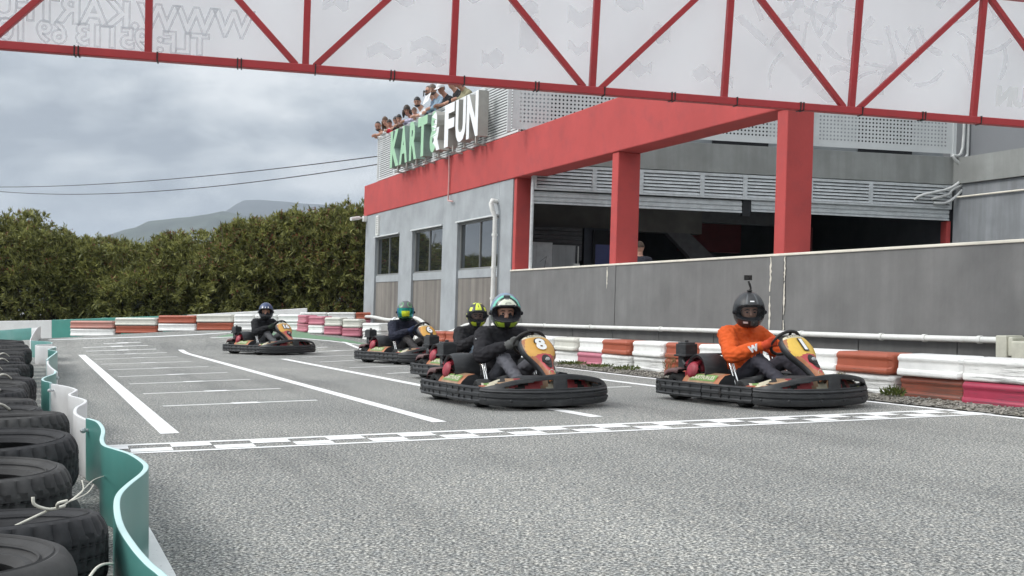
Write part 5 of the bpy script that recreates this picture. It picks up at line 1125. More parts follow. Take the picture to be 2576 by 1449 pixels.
    for t in TS:
        x, z, hw = prm(t); c_ = V3((x, 0, z)); row = [c_+V3((0, k*hw, 0))-nrm*(0.055*abs(k)**3.0) for k in KS]
        for sg, r_ in ((-1, row[0].copy()), (1, row[-1].copy())):
            sk = [r_-nrm*0.012+V3((0, sg*0.006, 0)), r_-nrm*0.055+V3((0, sg*0.004, 0))]
            if sg < 0: row = sk[::-1]+row
            else: row = row+sk
        rows.append(row)
    def fm(i, j):
        t = (TS[i]+TS[i+1])/2
        if j < 2 or j >= len(rows[0])-3: return 0
        k = KS[min(max(j-2, 0), 40)]+0.025; hw = prm(t)[2]; y = abs(k)*hw
        if abs(k) > 0.93: return 0
        if t > 0.90: return 5
        gold = t > 0.49+0.35*max(0, 0.08-y) and y < 0.150-0.20*max(0, t-0.72) and not (t < 0.56 and y > 0.115+0.9*(t-0.50))
        if gold: return 1
        if t > 0.50 or y > 0.085+0.35*(t-0.36): return 3 if (y > 0.155 and t < .8) or (t < .56 and 0.12 < y < 0.135) else 4
        return 2 if y < hw*0.72 or t < 0.22 else 4
    b.grid(rows, fm); fr_ = kid(b, 'front_fairing', [K_BLK, K_GOLD, K_REDP, K_TAN, K_ORG, K_CRM], smooth=True, solid=0.006, auto=50)
    def fp(y, t, lift=0.008):      # point on the fairing's centre surface
        for q, r_ in zip(st, st[1:]):
            if q[0] <= t <= r_[0]:
                k = (t-q[0])/(r_[0]-q[0]); x = q[1]+(r_[1]-q[1])*k; z = q[2]+(r_[2]-q[2])*k; hw = q[3]+(r_[3]-q[3])*k; return V3((x, y, z))-nrm*(0.055*min(1, abs(y)/hw)**3)+nrm*lift
        return V3((st[-1][1], y, st[-1][2]))
    b = MB()
    P = [fp(0.045*math.cos(a), 0.37+0.085*math.sin(a), 0.014) for a in np.linspace(0, 2*math.pi, 25)[:-1]]; b.add(P, [tuple(range(24))], 0)
    P2 = [fp(0.052*math.cos(a)*(1 if math.sin(a) > 0 else 0.75), 0.35+0.13*math.sin(a), 0.010) for a in np.linspace(0, 2*math.pi, 25)[:-1]]; b.add(P2, [tuple(range(24))], 0)
    b.lathe([(0.0, 0.022), (0.018, 0.02), (0.022, 0.012), (0.022, 0.0)], 16, Matrix.Translation(fp(0, 0.37, 0.012)) @ nrm.to_track_quat('Z', 'Y').to_matrix().to_4x4(), 1); b.build('fuel_knob', [K_INK, K_KNOB], fr_, smooth=True, auto=40)
    b = MB(); b.add([fp(-0.036, 0.135, 0.010), fp(0.036, 0.135, 0.010), fp(0.030, 0.175, 0.010), fp(0.0, 0.20, 0.010), fp(-0.030, 0.175, 0.010)], [(0, 1, 2, 3, 4)], 0)
    b.add([fp(-0.03, 0.142, 0.013), fp(0.03, 0.142, 0.013), fp(0.03, 0.153, 0.013), fp(-0.03, 0.153, 0.013)], [(0, 1, 2, 3)], 1); b.build('badge', [K_CRM, K_GRN], fr_)
    b = MB(); b.text('KARTFUN.ES', 0.036, lambda x, y, z: fp(x, 0.945+y/0.46, 0.010), 0, 0, 0.0); b.build('lettering', K_INK, fr_)
    return root, fp, fr_
PROTO, FP, FAIR = kart_proto()
KARTS = {}
def place_kart(i, num, x, y, h, label, field=None, dark=None):
    k = PROTO if i == 0 else copy_tree(PROTO)
    k.location = (x, y, gz(x, y)); k.rotation_euler = (0, 0, math.atan2(-math.cos(R(h)), math.sin(R(h))))
    tag(k, label, 'go-kart', 'go-karts lined up on the track'); KARTS[num] = k; return k
specs = [('8', 0.03, 10.75, 25.5, 'go-kart with gold number 8 fairing, nearest the middle of the track'), ('1', 2.51, 10.72, 27.5, 'go-kart with yellow number 1 fairing, rightmost by the blocks'), ('2', -0.36, 14.3, 31, 'go-kart with number 2 fairing half hidden behind the kart in front'), ('6', -1.78, 19.1, 37, 'go-kart with number 6 fairing by the weeds at the bend'), ('16', -5.20, 23.2, 44, 'go-kart with number 16 fairing, farthest left and alone')]
copies = [place_kart(i, *s) for i, s in enumerate(specs)]
for num, k in KARTS.items():
    f = [c for c in k.children if c.name.startswith('front_fairing')][0]
    b = MB(); big = 0.18 if len(num) == 1 else 0.135
    b.text(num, big, lambda x, y, z: FP(x*1.12, 0.70+y/0.52, 0.012), 1, 0, 0.019); b.text(num, big, lambda x, y, z: FP(x*1.12, 0.70+y/0.52, 0.016), 0, 0, 0.0085); b.build('number', [K_WHT, K_INK], f)
    if num == '1':
        f.data = f.data.copy(); f.data.materials[1] = K_YEL
# ================================================================== people
from mathutils import noise as mnoise
def capsule(b, p, q, r0, r1, n=14):
    p, q = Vector(p), Vector(q); ax = (q-p); L = ax.length; ax = ax.normalized() if L > 1e-6 else Vector((0, 0, 1)); x = ax.orthogonal().normalized(); y = ax.cross(x); rows = []
    for i in range(5): a = -math.pi/2+i*math.pi/2/4*0.999; rows.append((p+ax*r0*math.sin(a), max(r0*math.cos(a), 1e-4)))
    for i in range(5): a = i*math.pi/2/4*0.999; rows.append((q+ax*r1*math.sin(a), max(r1*math.cos(a), 1e-4)))
    b.grid([[c+(x*math.cos(2*math.pi*k/n)+y*math.sin(2*math.pi*k/n))*r for k in range(n)] for c, r in rows], 0, True)
    b.add(rows and [c+(x*math.cos(2*math.pi*k/n)+y*math.sin(2*math.pi*k/n))*r for c, r in rows[:1] for k in range(n)], [tuple(range(n))]); b.add([c+(x*math.cos(2*math.pi*k/n)+y*math.sin(2*math.pi*k/n))*r for c, r in rows[-1:] for k in range(n)], [tuple(reversed(range(n)))])
def body_mesh(caps, voxel, wrinkle=None, smooth=3):
    """One continuous skin over tapered limbs; each face keeps the material of the limb it lies on."""
    b = MB()
    for c in caps: capsule(b, *c[:4])
    o = b.build('body', [], weld=True); md = o.modifiers.new('r', 'REMESH'); md.mode = 'VOXEL'; md.voxel_size = voxel
    ms = o.modifiers.new('s', 'SMOOTH'); ms.factor = 0.5; ms.iterations = smooth
    dg = bpy.context.evaluated_depsgraph_get(); dg.update(); me = bpy.data.meshes.new_from_object(o.evaluated_get(dg)); bpy.data.objects.remove(o)
    n = len(me.vertices); co = np.empty(n*3); me.vertices.foreach_get('co', co); co = co.reshape(-1, 3)
    best = np.full(n, 1e9); idx = np.zeros(n, int)
    for c in caps:
        p, q, r0, r1, m = np.array(c[0]), np.array(c[1]), c[2], c[3], c[4]; ax = q-p; L2 = (ax@ax)+1e-9
        t = np.clip(((co-p)@ax)/L2, 0, 1); d = np.linalg.norm(co-p-t[:, None]*ax, axis=1)-(r0+(r1-r0)*t)-(c[5] if len(c) > 5 else 0)
        k = d < best; best[k] = d[k]; idx[k] = m
    nf = len(me.polygons); lt = np.empty(nf, np.int32); me.polygons.foreach_get('loop_start', lt); lv = np.empty(len(me.loops), np.int32); me.loops.foreach_get('vertex_index', lv)
    mats = idx[lv[lt]].astype(np.int32)
    if wrinkle:
        nr = np.empty(n*3); me.vertices.foreach_get('normal', nr); nr = nr.reshape(-1, 3); d = np.zeros(n)
        for i in range(n):
            w = wrinkle.get(int(idx[i]), 0)
            if w:
                v = Vector(co[i]); d[i] = w*(mnoise.noise(v*9+Vector((3, 1, 7)))*0.9-abs(mnoise.noise(Vector((v.x*15, v.y*15, v.z*24))))*1.1+0.25+mnoise.noise(v*33)*0.3)
        co = co+nr*d[:, None]; me.vertices.foreach_set('co', co.ravel())
    return me, mats
def put_body(root, me, mats, matl):
    me.materials.clear()
    for m in matl: me.materials.append(m)
    me.polygons.foreach_set('material_index', mats); me.polygons.foreach_set('use_smooth', [True]*len(me.polygons)); me.update()
    o = bpy.data.objects.new('body', me); COL.objects.link(o); o.parent = root; return o
def cloth(name, c, var=0.14, rough=0.85): return M(name, c, rough, var=var, scale=9, bmp=0.15, bscale=90, spec=0.25)
SKIN = M('skin', (0.50, 0.27, 0.19), 0.55, var=0.08, scale=12); SKIN2 = M('tanned_skin', (0.40, 0.20, 0.135), 0.55, var=0.08, scale=12)
BALA = cloth('black_balaclava', (0.02, 0.02, 0.024)); SHOE = cloth('dark_shoe', (0.03, 0.03, 0.032)); EYE = M('dark_eye', (0.02, 0.014, 0.012), 0.3); BROW = M('brown_brow', (0.06, 0.035, 0.025), 0.8)
def finger_caps(c, fwd, up, side, m, s=1.0):
    """A hand closed round a rim: palm, four curled fingers of unequal length and a thumb from the side of the palm."""
    c, f, u, sd = Vector(c), Vector(fwd).normalized(), Vector(up).normalized(), Vector(side).normalized(); out = [(c-f*0.045*s, c-f*0.005*s, 0.030*s, 0.033*s, m), (c-f*0.02*s+u*0.02*s, c-f*0.02*s-u*0.02*s, 0.026*s, 0.026*s, m)]
    for k, (o, L) in enumerate(((0.034, 0.92), (0.012, 1.0), (-0.011, 0.95), (-0.033, 0.80))):
        b0 = c+u*o*s+f*0.015*s; b1 = b0+f*0.036*L*s+sd*0.004*s; b2 = b1+f*0.010*L*s+sd*0.026*L*s; b3 = b2-f*0.020*L*s+sd*0.010*L*s
        out += [(b0, b1, 0.0115*s, 0.0108*s, m), (b1, b2, 0.0108*s, 0.0102*s, m), (b2, b3, 0.0102*s, 0.0090*s, m)]
    t0 = c-f*0.02*s+u*0.028*s+sd*0.010*s; t1 = t0+f*0.026*s+sd*0.028*s+u*0.010*s; t2 = t1+f*0.024*s+sd*0.008*s-u*0.006*s
    return out+[(t0, t1, 0.0135*s, 0.0118*s, m), (t1, t2, 0.0118*s, 0.0098*s, m)]

def hel_surf(az, el, k=1.0):
    ca, sa, ce, se = math.cos(az), math.sin(az), math.cos(el), math.sin(el)
    front = max(0, ca); x = 0.168*ca*ce; y = 0.143*sa*ce; z = (0.178 if se > 0 else 0.165)*se
    chin = front**1.6*max(0, min(1, (0.12-se)/0.55)); x += 0.040*chin*ce; y *= 1-0.10*max(0, -se)*front
    x -= 0.012*max(0, -ca)*max(0, -se)
    return Vector((x*k, y*k, z*k))
def in_open(az, el, grow=0.0):
    c = R(-4); h = R(23.5)+grow; w = R(68)+grow; e = (abs(az)/w)**3.2+(abs(el-c)/h)**2.6
    return e < 1
def helmet(root, pos, rot, style, mats, visor=None, open_=True, name='helmet'):
    mt = Matrix.Translation(Vector(pos)) @ rot
    b = MB(); NA, NE = 120, 76; azs = np.linspace(-math.pi, math.pi, NA+1); els = np.linspace(R(-62), R(90), NE+1)
    rows = [[mt @ hel_surf(a, e) for a in azs] for e in els]
    def fm(i, j):
        a, e = (azs[j]+azs[j+1])/2, (els[i]+els[i+1])/2
        if in_open(a, e): return None
        if in_open(a, e, R(4.5)): return 0
        return style(math.degrees(a), math.degrees(e))
    b.grid(rows, fm); o = b.build(name, mats, root, smooth=True, solid=0.006, auto=60)
    b = MB(); ring = []
    for k in (1.0, 0.93, 0.80, 0.66):
        r_ = []
        for q in np.linspace(0, 2*math.pi, 49)[:-1]:
            c, s = math.cos(q), math.sin(q); az = R(69)*math.copysign(abs(c)**(2/3.2), c); el = R(-4)+R(24.5)*math.copysign(abs(s)**(2/2.6), s)
            r_.append(mt @ hel_surf(az, el, k*0.985))
        ring.append(r_)
    b.grid(ring, 0, True); b.build('lining', BALA, o, smooth=True)
    rows = [[mt @ hel_surf(a, R(-60), k) for a in azs] for k in (0.98, 0.8, 0.55)]; b = MB(); b.grid(rows); b.build('neck_roll', BALA, o, smooth=True)
    if visor:
        b = MB(); va = np.linspace(R(-72), R(72), 41); ve = np.linspace(R(-29), R(21), 15)
        rows = [[mt @ hel_surf(a, e, 1.022) for a in va] for e in ve]
        b.grid(rows, (lambda i, j: visor[1](math.degrees((va[j]+va[j+1])/2), math.degrees(ve[i]))) if visor[1] else 0); b.build('visor', visor[0], o, smooth=True)
    for sg in (-1, 1):
        b = MB(); c = hel_surf(sg*R(78), R(-3), 1.01); b.sphere(mt @ c, 0.022, n=12, h=6); b.build('visor_pivot', BALA, o, smooth=True)
    return o, mt
def face_bits(root, mt, skin, eye_dx=0.0):
    for sg in (-1, 1):
        b = MB(); b.sphere(mt @ Vector((0.094, sg*0.034, -0.008)), 0.011, 0.015, 0.0075, 10, 6); b.build('eye', EYE, root, smooth=True)
        b = MB(); b.tube([mt @ Vector((0.094, sg*0.015, 0.014)), mt @ Vector((0.098, sg*0.036, 0.020)), mt @ Vector((0.086, sg*0.056, 0.012))], 0.0055, 6); b.build('eyebrow', BROW, root, smooth=True)
def clear_visor(name, tint, fac):
    m, nt, p = new_mat(name); p.inputs['Base Color'].default_value = (0.02, 0.02, 0.02, 1); p.inputs['Roughness'].default_value = 0.06; p.inputs['Specular IOR Level'].default_value = 0.9
    t = nt.nodes.new('ShaderNodeBsdfTransparent'); t.inputs[0].default_value = (*tint, 1); ms = nt.nodes.new('ShaderNodeMixShader'); ms.inputs[0].default_value = fac
    nt.links.new(t.outputs[0], ms.inputs[1]); nt.links.new(p.outputs[0], ms.inputs[2]); nt.links.new(ms.outputs[0], nt.nodes['Material Output'].inputs[0]); return m
H_BLK = M('matt_black_shell', (0.030, 0.031, 0.033), 0.42, var=0.1); H_GREY = M('dark_grey_shell', (0.085, 0.09, 0.095), 0.35, var=0.15); H_CRM = M('cream_white_shell', (0.72, 0.74, 0.60), 0.25, var=0.04)
H_MINT = M('mint_shell', (0.16, 0.55, 0.42), 0.25, var=0.08); H_NEON = M('neon_yellow_shell', (0.48, 0.66, 0.06), 0.3, var=0.06); H_DGRN = M('dark_green_shell', (0.012, 0.035, 0.026), 0.25, var=0.15)
H_BLUE = M('blue_grey_shell', (0.16, 0.22, 0.30), 0.2, var=0.25, scale=14); H_NAVY = M('navy_shell', (0.035, 0.055, 0.13), 0.28, var=0.15); H_GRN = M('green_line_shell', (0.10, 0.32, 0.12), 0.35); H_WHT = M('white_shell_mark', (0.75, 0.75, 0.75), 0.4)
V_TEAL = M('teal_mirror_visor', (0.012, 0.20, 0.155), 0.12, 0.7, var=0.1); V_YEL = M('yellow_mirror_visor', (0.42, 0.46, 0.02), 0.12, 0.7, var=0.1); V_BLUE = M('blue_mirror_visor', (0.03, 0.20, 0.40), 0.08, 0.85)
def st8(a, e):
    aa = abs(a)
    if e < -20: 
        if aa < 14 and e < -22+0*aa: return 1 if aa < 12-0.12*(e+45)*-1 else 1
        if aa < 70 and e > -52: return 4 if (aa < 52 or (int(a/7) % 2 == 0 and e < -30)) else 6
        return 3
    r = math.hypot(a/1.0, (e-16)*1.35)
    if aa < 60 and e > 10 and r < 40 and not (e > 42 and aa < 8): return 2
    if aa < 80 and e > 5 and r < 52: return 3 if not (aa < 16 and e > 40) else 5
    if aa < 95 and e > 0 and r < 66: return 7 if 18 < aa else 5
    if e > -20 and aa > 60 and e < 6: return 3 if aa < 110 else 8
    return 8
def st1(a, e): return 2 if (-42 < a < -20 and -40 < e < -33+0.25*(a+42)) else (3 if (abs(a) < 9 and 30 < e < 34) else (1 if (18 < e < 60 and abs(abs(a)-22) < 4) else 0))
def st2(a, e):
    aa = abs(a)
    if e > 26 and aa < 22 and not (aa < 3 and 40 < e < 60) and e < 72: return 4
    if e > 20 and 42 < aa < 62 and e < 40: return 4
    if e > 62 and 40 < aa < 80: return 4
    if e < -26 and 18 < aa < 60 and (e+aa*0.35) < -14: return 4
    if e < -46 and aa < 10: return 0
    if 85 < aa < 120 and -20 < e < 10: return 4
    return 0
def st6(a, e):
    aa = abs(a)
    if e < -24: return 4 if (aa < 70 and -33 < e < -27) else (3 if aa < 80 else 0)
    if e > 17 and abs(math.hypot(aa-38, (e-42)*1.2)-18) < 3.2: return 9
    if 16 < e < 21 and aa < 75: return 9
    return 1
def st16(a, e):
    aa = abs(a)
    if e < -26 and aa < 60 and int(aa/9) % 2 == 1 and -48 < e < -30: return 1
    if 24 < e < 34 and (abs(aa-26) < 4 or aa < 4) : return 10
    if e < -24: return 3 if aa < 64 else 2
    return 2
HM = {'8': [H_BLK, H_BLK, H_CRM, H_DGRN, H_NEON, H_GREY, H_BLK, H_MINT, H_BLUE], '1': [H_BLK, H_GREY, H_WHT, H_WHT], '2': [H_BLK, H_BLK, H_BLK, H_BLK, M('fluoro_yellow_shell', (0.62, 0.70, 0.05), 0.3)], '6': [H_BLK, H_GREY, H_BLK, H_DGRN, H_GRN, H_BLK, H_BLK, H_BLK, H_BLK, H_GRN], '16': [H_BLK, H_GREY, H_NAVY, H_BLK, H_BLK, H_BLK, H_BLK, H_BLK, H_BLK, H_BLK, H_WHT]}
ST = {'8': st8, '1': st1, '2': st2, '6': st6, '16': st16}
def driver(num, jacket, trouser, glove, shoe, yaw, pitch, visor, label, lean=0.0, dz=0.0, mask=True, extra=None, skin=SKIN, hs=1.10):
    k = KARTS[num]; root = empty('person', k.location); root.rotation_euler = k.rotation_euler; tag(root, label, 'person', 'kart drivers')
    J, TR, GL, SK, SH, BL = 0, 1, 2, 3, 4, 5; dx = lean
    caps = [((-0.27, -0.09, 0.235+dz), (-0.27, 0.09, 0.235+dz), 0.125, 0.125, TR), ((-0.30, 0, 0.30+dz), (-0.33+dx*.5, 0, 0.48+dz), 0.162, 0.172, J), ((-0.33+dx*.5, -0.06, 0.56+dz), (-0.33+dx*.5, 0.06, 0.56+dz), 0.165, 0.165, J),
            ((-0.32+dx, -0.13, 0.70+dz), (-0.32+dx, 0.13, 0.70+dz), 0.115, 0.115, J), ((-0.30+dx, 0, 0.74+dz), (-0.26+dx, 0, 0.84+dz), 0.085, 0.070, BL), ((-0.29+dx, 0, 0.76+dz), (-0.28+dx, 0, 0.785+dz), 0.098, 0.09, J)]
    for s in (-1, 1):
        sh = (-0.31+dx, s*0.205, 0.715+dz); el = (-0.07+dx*.5, s*0.335, 0.485+dz*.5); wr = (0.19, s*0.205, 0.565)
        caps += [(sh, el, 0.100, 0.084, J), (el, wr, 0.080, 0.054, J), (wr, (0.225, s*0.19, 0.575), 0.040, 0.036, GL)]
        hip = (-0.22, s*0.10, 0.235+dz*.5); kn = (0.13, s*0.175, 0.43); an = (0.52, s*0.17, 0.20)
        caps += [(hip, kn, 0.100, 0.074, TR), (kn, an, 0.072, 0.052, TR), (an, (0.60, s*0.17, 0.135), 0.046, 0.042, SH), ((0.60, s*0.17, 0.14), (0.665, s*0.17, 0.235), 0.042, 0.036, SH)]
        caps += finger_caps((0.275, s*0.175, 0.592), (0.62, -s*0.15, 0.35), (0.15*0, s*0.35, 0.95), (0.55, -s*0.65, -0.1), GL, 1.12)
    hp = Vector((-0.22+dx, 0, 0.955+dz)); rot = (Matrix.Rotation(R(yaw), 4, 'Z') @ Matrix.Rotation(R(pitch), 4, 'Y') @ Matrix.Scale(hs, 4)); hm = Matrix.Translation(hp) @ rot
    hc = lambda x, y, z: tuple(hm @ Vector((x, y, z)))
    caps += [(hc(0.005, 0, 0.03), hc(0.005, 0, -0.02), 0.088, 0.082, SK), (hc(0.02, 0, -0.05), hc(0.035, 0, -0.085), 0.070, 0.050, BL if mask else SK), (hc(0.088, 0, 0.0), hc(0.108, 0, -0.035), 0.011, 0.015, SK), (hc(-0.01, 0, 0.05), hc(-0.02, 0, 0.03), 0.090, 0.088, BL), (hc(0.02, 0, -0.10), tuple(Vector((-0.26+dx, 0, 0.82+dz))), 0.06, 0.065, BL)]
    if mask: caps += [(hc(0.06, -0.03, -0.055), hc(0.06, 0.03, -0.055), 0.042, 0.042, BL)]
    me, mats = body_mesh(caps, 0.0125, {J: 0.017, TR: 0.014})
    put_body(root, me, mats, [jacket, trouser, glove, skin, shoe, BALA])
    h, mt = helmet(root, hp, rot, ST[num], HM[num], visor); face_bits(root, mt, skin)
    if extra: extra(root, mt, h)
    return root
def on_helm(az, el, k=1.02): return hel_surf(R(az), R(el), k)
def extra1(root, mt, h):
    t = empty('action_camera', root.location); t.rotation_euler = root.rotation_euler; tag(t, 'small black action camera on a stalk above the black helmet', 'camera'); ins = Matrix.Identity(4)
    c = on_helm(0, 82, 1.0); b = MB(); b.tube([mt @ c, mt @ (c+Vector((-0.005, 0.012, 0.035))), mt @ (c+Vector((0.0, 0.0, 0.07))), mt @ (c+Vector((0.0, -0.012, 0.10)))], [0.014, 0.010, 0.012, 0.010], 8); b.sphere(mt @ (c+Vector((0, 0, 0.012))), 0.028, 0.028, 0.014, 12, 6); b.build('stalk', K_INK, t, smooth=True)
    b = MB(); q = c+Vector((0.0, -0.016, 0.115)); fr2 = lambda x, y, z: mt @ (q+Vector((x, y, z))); b.box(fr2, -0.014, 0.016, -0.036, 0.036, -0.005, 0.042); o = b.build('camera_body', K_INK, t, bevel=0.005)
    b = MB(); b.lathe([(0.0, 0.0), (0.010, 0.0), (0.010, -0.008), (0, -0.008)], 14, mt @ Matrix.Translation(q+Vector((0.026, 0.016, 0.022))) @ Matrix.Rotation(R(90), 4, 'Y')); b.build('lens', EYE, o)
    t2 = empty('action_camera', root.location); t2.rotation_euler = root.rotation_euler; tag(t2, 'small black action camera clamped to the chin of the black helmet', 'camera')
    c = on_helm(6, -34, 1.0); b = MB(); fr3 = lambda x, y, z: mt @ (c+Vector((x, y, z))); b.box(fr3, 0.0, 0.045, -0.032, 0.032, -0.035, 0.015); o = b.build('camera_body', K_INK, t2, bevel=0.006)
    b = MB(); b.sphere(fr3(0.046, -0.012, -0.008), 0.011, n=10, h=6); b.build('lens', EYE, o, smooth=True)
    p_, q_ = Vector((-0.07, -0.335, 0.4625)), Vector((0.19, -0.205, 0.565)); ax = (q_-p_).normalized(); cd = Vector((0.80, -0.60, 0.05)); o_ = (cd-ax*cd.dot(ax)).normalized(); up_ = o_.cross(ax)
    b = MB(); c_ = p_.lerp(q_, 0.86)+o_*0.072; b.text('W', 0.085, lambda x, y, z: c_+ax*x+up_*y*(-1 if up_.z < 0 else 1)+o_*(z-abs(y)*0.25), 0, 0.003, 0.006); b.build('sleeve_mark', H_WHT, root)
def extra8(root, mt, h):
    b = MB(); b.tube([(-0.30, -0.302, 0.665), (-0.255, -0.318, 0.635), (-0.20, -0.338, 0.628)], [0.004, 0.010, 0.003], 6); b.build('sleeve_mark', H_WHT, root)
    b = MB(); b.text('EXIT', 0.030, lambda x, y, z: mt @ (hel_surf(x/0.14, R(29)+y/0.17, 1.035)), 0, 0, 0.001) if False else b.tube([mt @ on_helm(a, e, 1.03) for a, e in ((-6, 24), (-7, 29), (2, 30), (10, 30), (16, 29))], 0.0022, 5); b.build('helmet_mark', K_INK, h)
    b = MB(); fr4 = lambda x, y, z: mt @ (on_helm(0, 57, 1.0)+Vector((x, y, z))); b.box(fr4, -0.03, 0.02, -0.03, 0.03, -0.012, 0.010); b.build('top_vent', H_GREY, h, bevel=0.006)
def extra6(root, mt, h):
    for s in (-1, 1):
        b = MB(); rows = [[Vector((-0.31+dx_, s*(0.17+0.05*t), 0.815-0.032*t-abs(dx_)*0.35)) for dx_ in (-0.05, -0.02, 0.02, 0.05)] for t in (0, .5, 1.0, 1.5)]; b.grid(rows); b.build('shoulder_patch', H_WHT, root, smooth=True, solid=0.008)
VIS = clear_visor('clear_visor', (0.80, 0.82, 0.83), 0.16); VIS2 = clear_visor('smoky_visor', (0.62, 0.64, 0.66), 0.22)
driver('8', cloth('black_jacket', (0.020, 0.019, 0.022)), cloth('grey_trousers', (0.115, 0.115, 0.13)), cloth('grey_glove', (0.13, 0.13, 0.125)), SHOE, -19, 3, None, 'driver in white, mint and neon helmet, black jacket and grey gloves on kart 8', extra=extra8, dz=-0.055)
driver('1', cloth('orange_jersey', (0.66, 0.105, 0.022), 0.10), cloth('charcoal_trousers', (0.050, 0.048, 0.060)), cloth('orange_glove', (0.58, 0.075, 0.03), 0.3), SHOE, -28, 3, ([VIS], None), 'driver in orange jersey and matt black helmet steering kart 1', extra=extra1, mask=False, dz=-0.045)
driver('2', cloth('black_sweater', (0.017, 0.016, 0.018)), cloth('light_blue_jeans', (0.40, 0.50, 0.60)), cloth('black_glove', (0.015, 0.015, 0.017)), M('white_trainer', (0.6, 0.6, 0.58), 0.7), -20, 2, ([VIS2], None), 'driver in yellow and black helmet, black top and pale jeans in kart 2', mask=False, dz=-0.10, hs=0.96)
driver('6', cloth('dark_navy_suit', (0.018, 0.020, 0.034)), cloth('dark_grey_trousers', (0.050, 0.046, 0.046)), cloth('navy_glove', (0.025, 0.035, 0.075)), SHOE, -32, 2, ([V_TEAL, V_YEL, V_BLUE], lambda a, e: 1 if (-26 < a < 28 and -26 < e < 6) else (0 if abs(a) < 55 else 2)), 'driver in dark helmet with mirrored yellow-green visor and white shoulder patches in kart 6', extra=extra6, dz=-0.05)
driver('16', cloth('black_long_sleeve', (0.013, 0.013, 0.015)), cloth('grey_joggers', (0.10, 0.10, 0.105)), cloth('dark_green_glove', (0.035, 0.05, 0.035)), SHOE, -36, 2, None, 'driver in navy blue helmet and black long sleeves in kart 16', dz=-0.045)

# ------------------------------------------------------------------ spectators at the gallery rail
def hair_mesh(root, mt, style, mat_, seed):
    r = random.Random(seed); b = MB(); rows = []; ne, na = 14, 30
    lo_front, lo_back = {'short': (24, -34), 'bald': (52, -20), 'long': (22, -34), 'curly': (16, -40), 'tied': (20, -30), 'bun': (22, -30)}[style]
    for i in range(ne+1):
        row = []
        for j in range(na):
            az = 2*math.pi*j/na; f = (math.cos(az)+1)/2; lo = R(lo_back+(lo_front-lo_back)*f**0.9); el = lo+(R(90)-lo)*i/ne; k = 1.0+(0.16 if style == 'curly' else 0.05)*(0.6+0.7*mnoise.noise(Vector((math.cos(az)*3, math.sin(az)*3, el*4+seed))))
            row.append(mt @ Vector((0.100*k*math.cos(az)*math.cos(el)-0.006, 0.083*k*math.sin(az)*math.cos(el), 0.118*k*math.sin(el)+0.012)))
        rows.append(row)
    b.grid(rows, 0, True)
    if style in ('long', 'curly'):
        for sg in range(16):
            az = R(75)+R(210)*sg/15; L = r.uniform(.18, .28) if style == 'long' else r.uniform(.12, .2); p = Vector((0.085*math.cos(az), 0.078*math.sin(az), 0.0)); w = 0.028 if style == 'long' else 0.04
            b.tube([mt @ p, mt @ (p*1.15+Vector((-0.01, 0, -L*.5))), mt @ (p*(1.1 if style == 'long' else 1.35)+Vector((-0.015, 0, -L)))], [w, w*1.05, w*.5], 7)
    if style in ('tied', 'bun'): b.tube([mt @ Vector((-0.09, 0, 0.03)), mt @ Vector((-0.13, 0.01, -0.02)), mt @ Vector((-0.11, 0.02, -0.16))], [0.03, 0.034, 0.012], 8)
    b.build('hair', mat_, root, smooth=True)
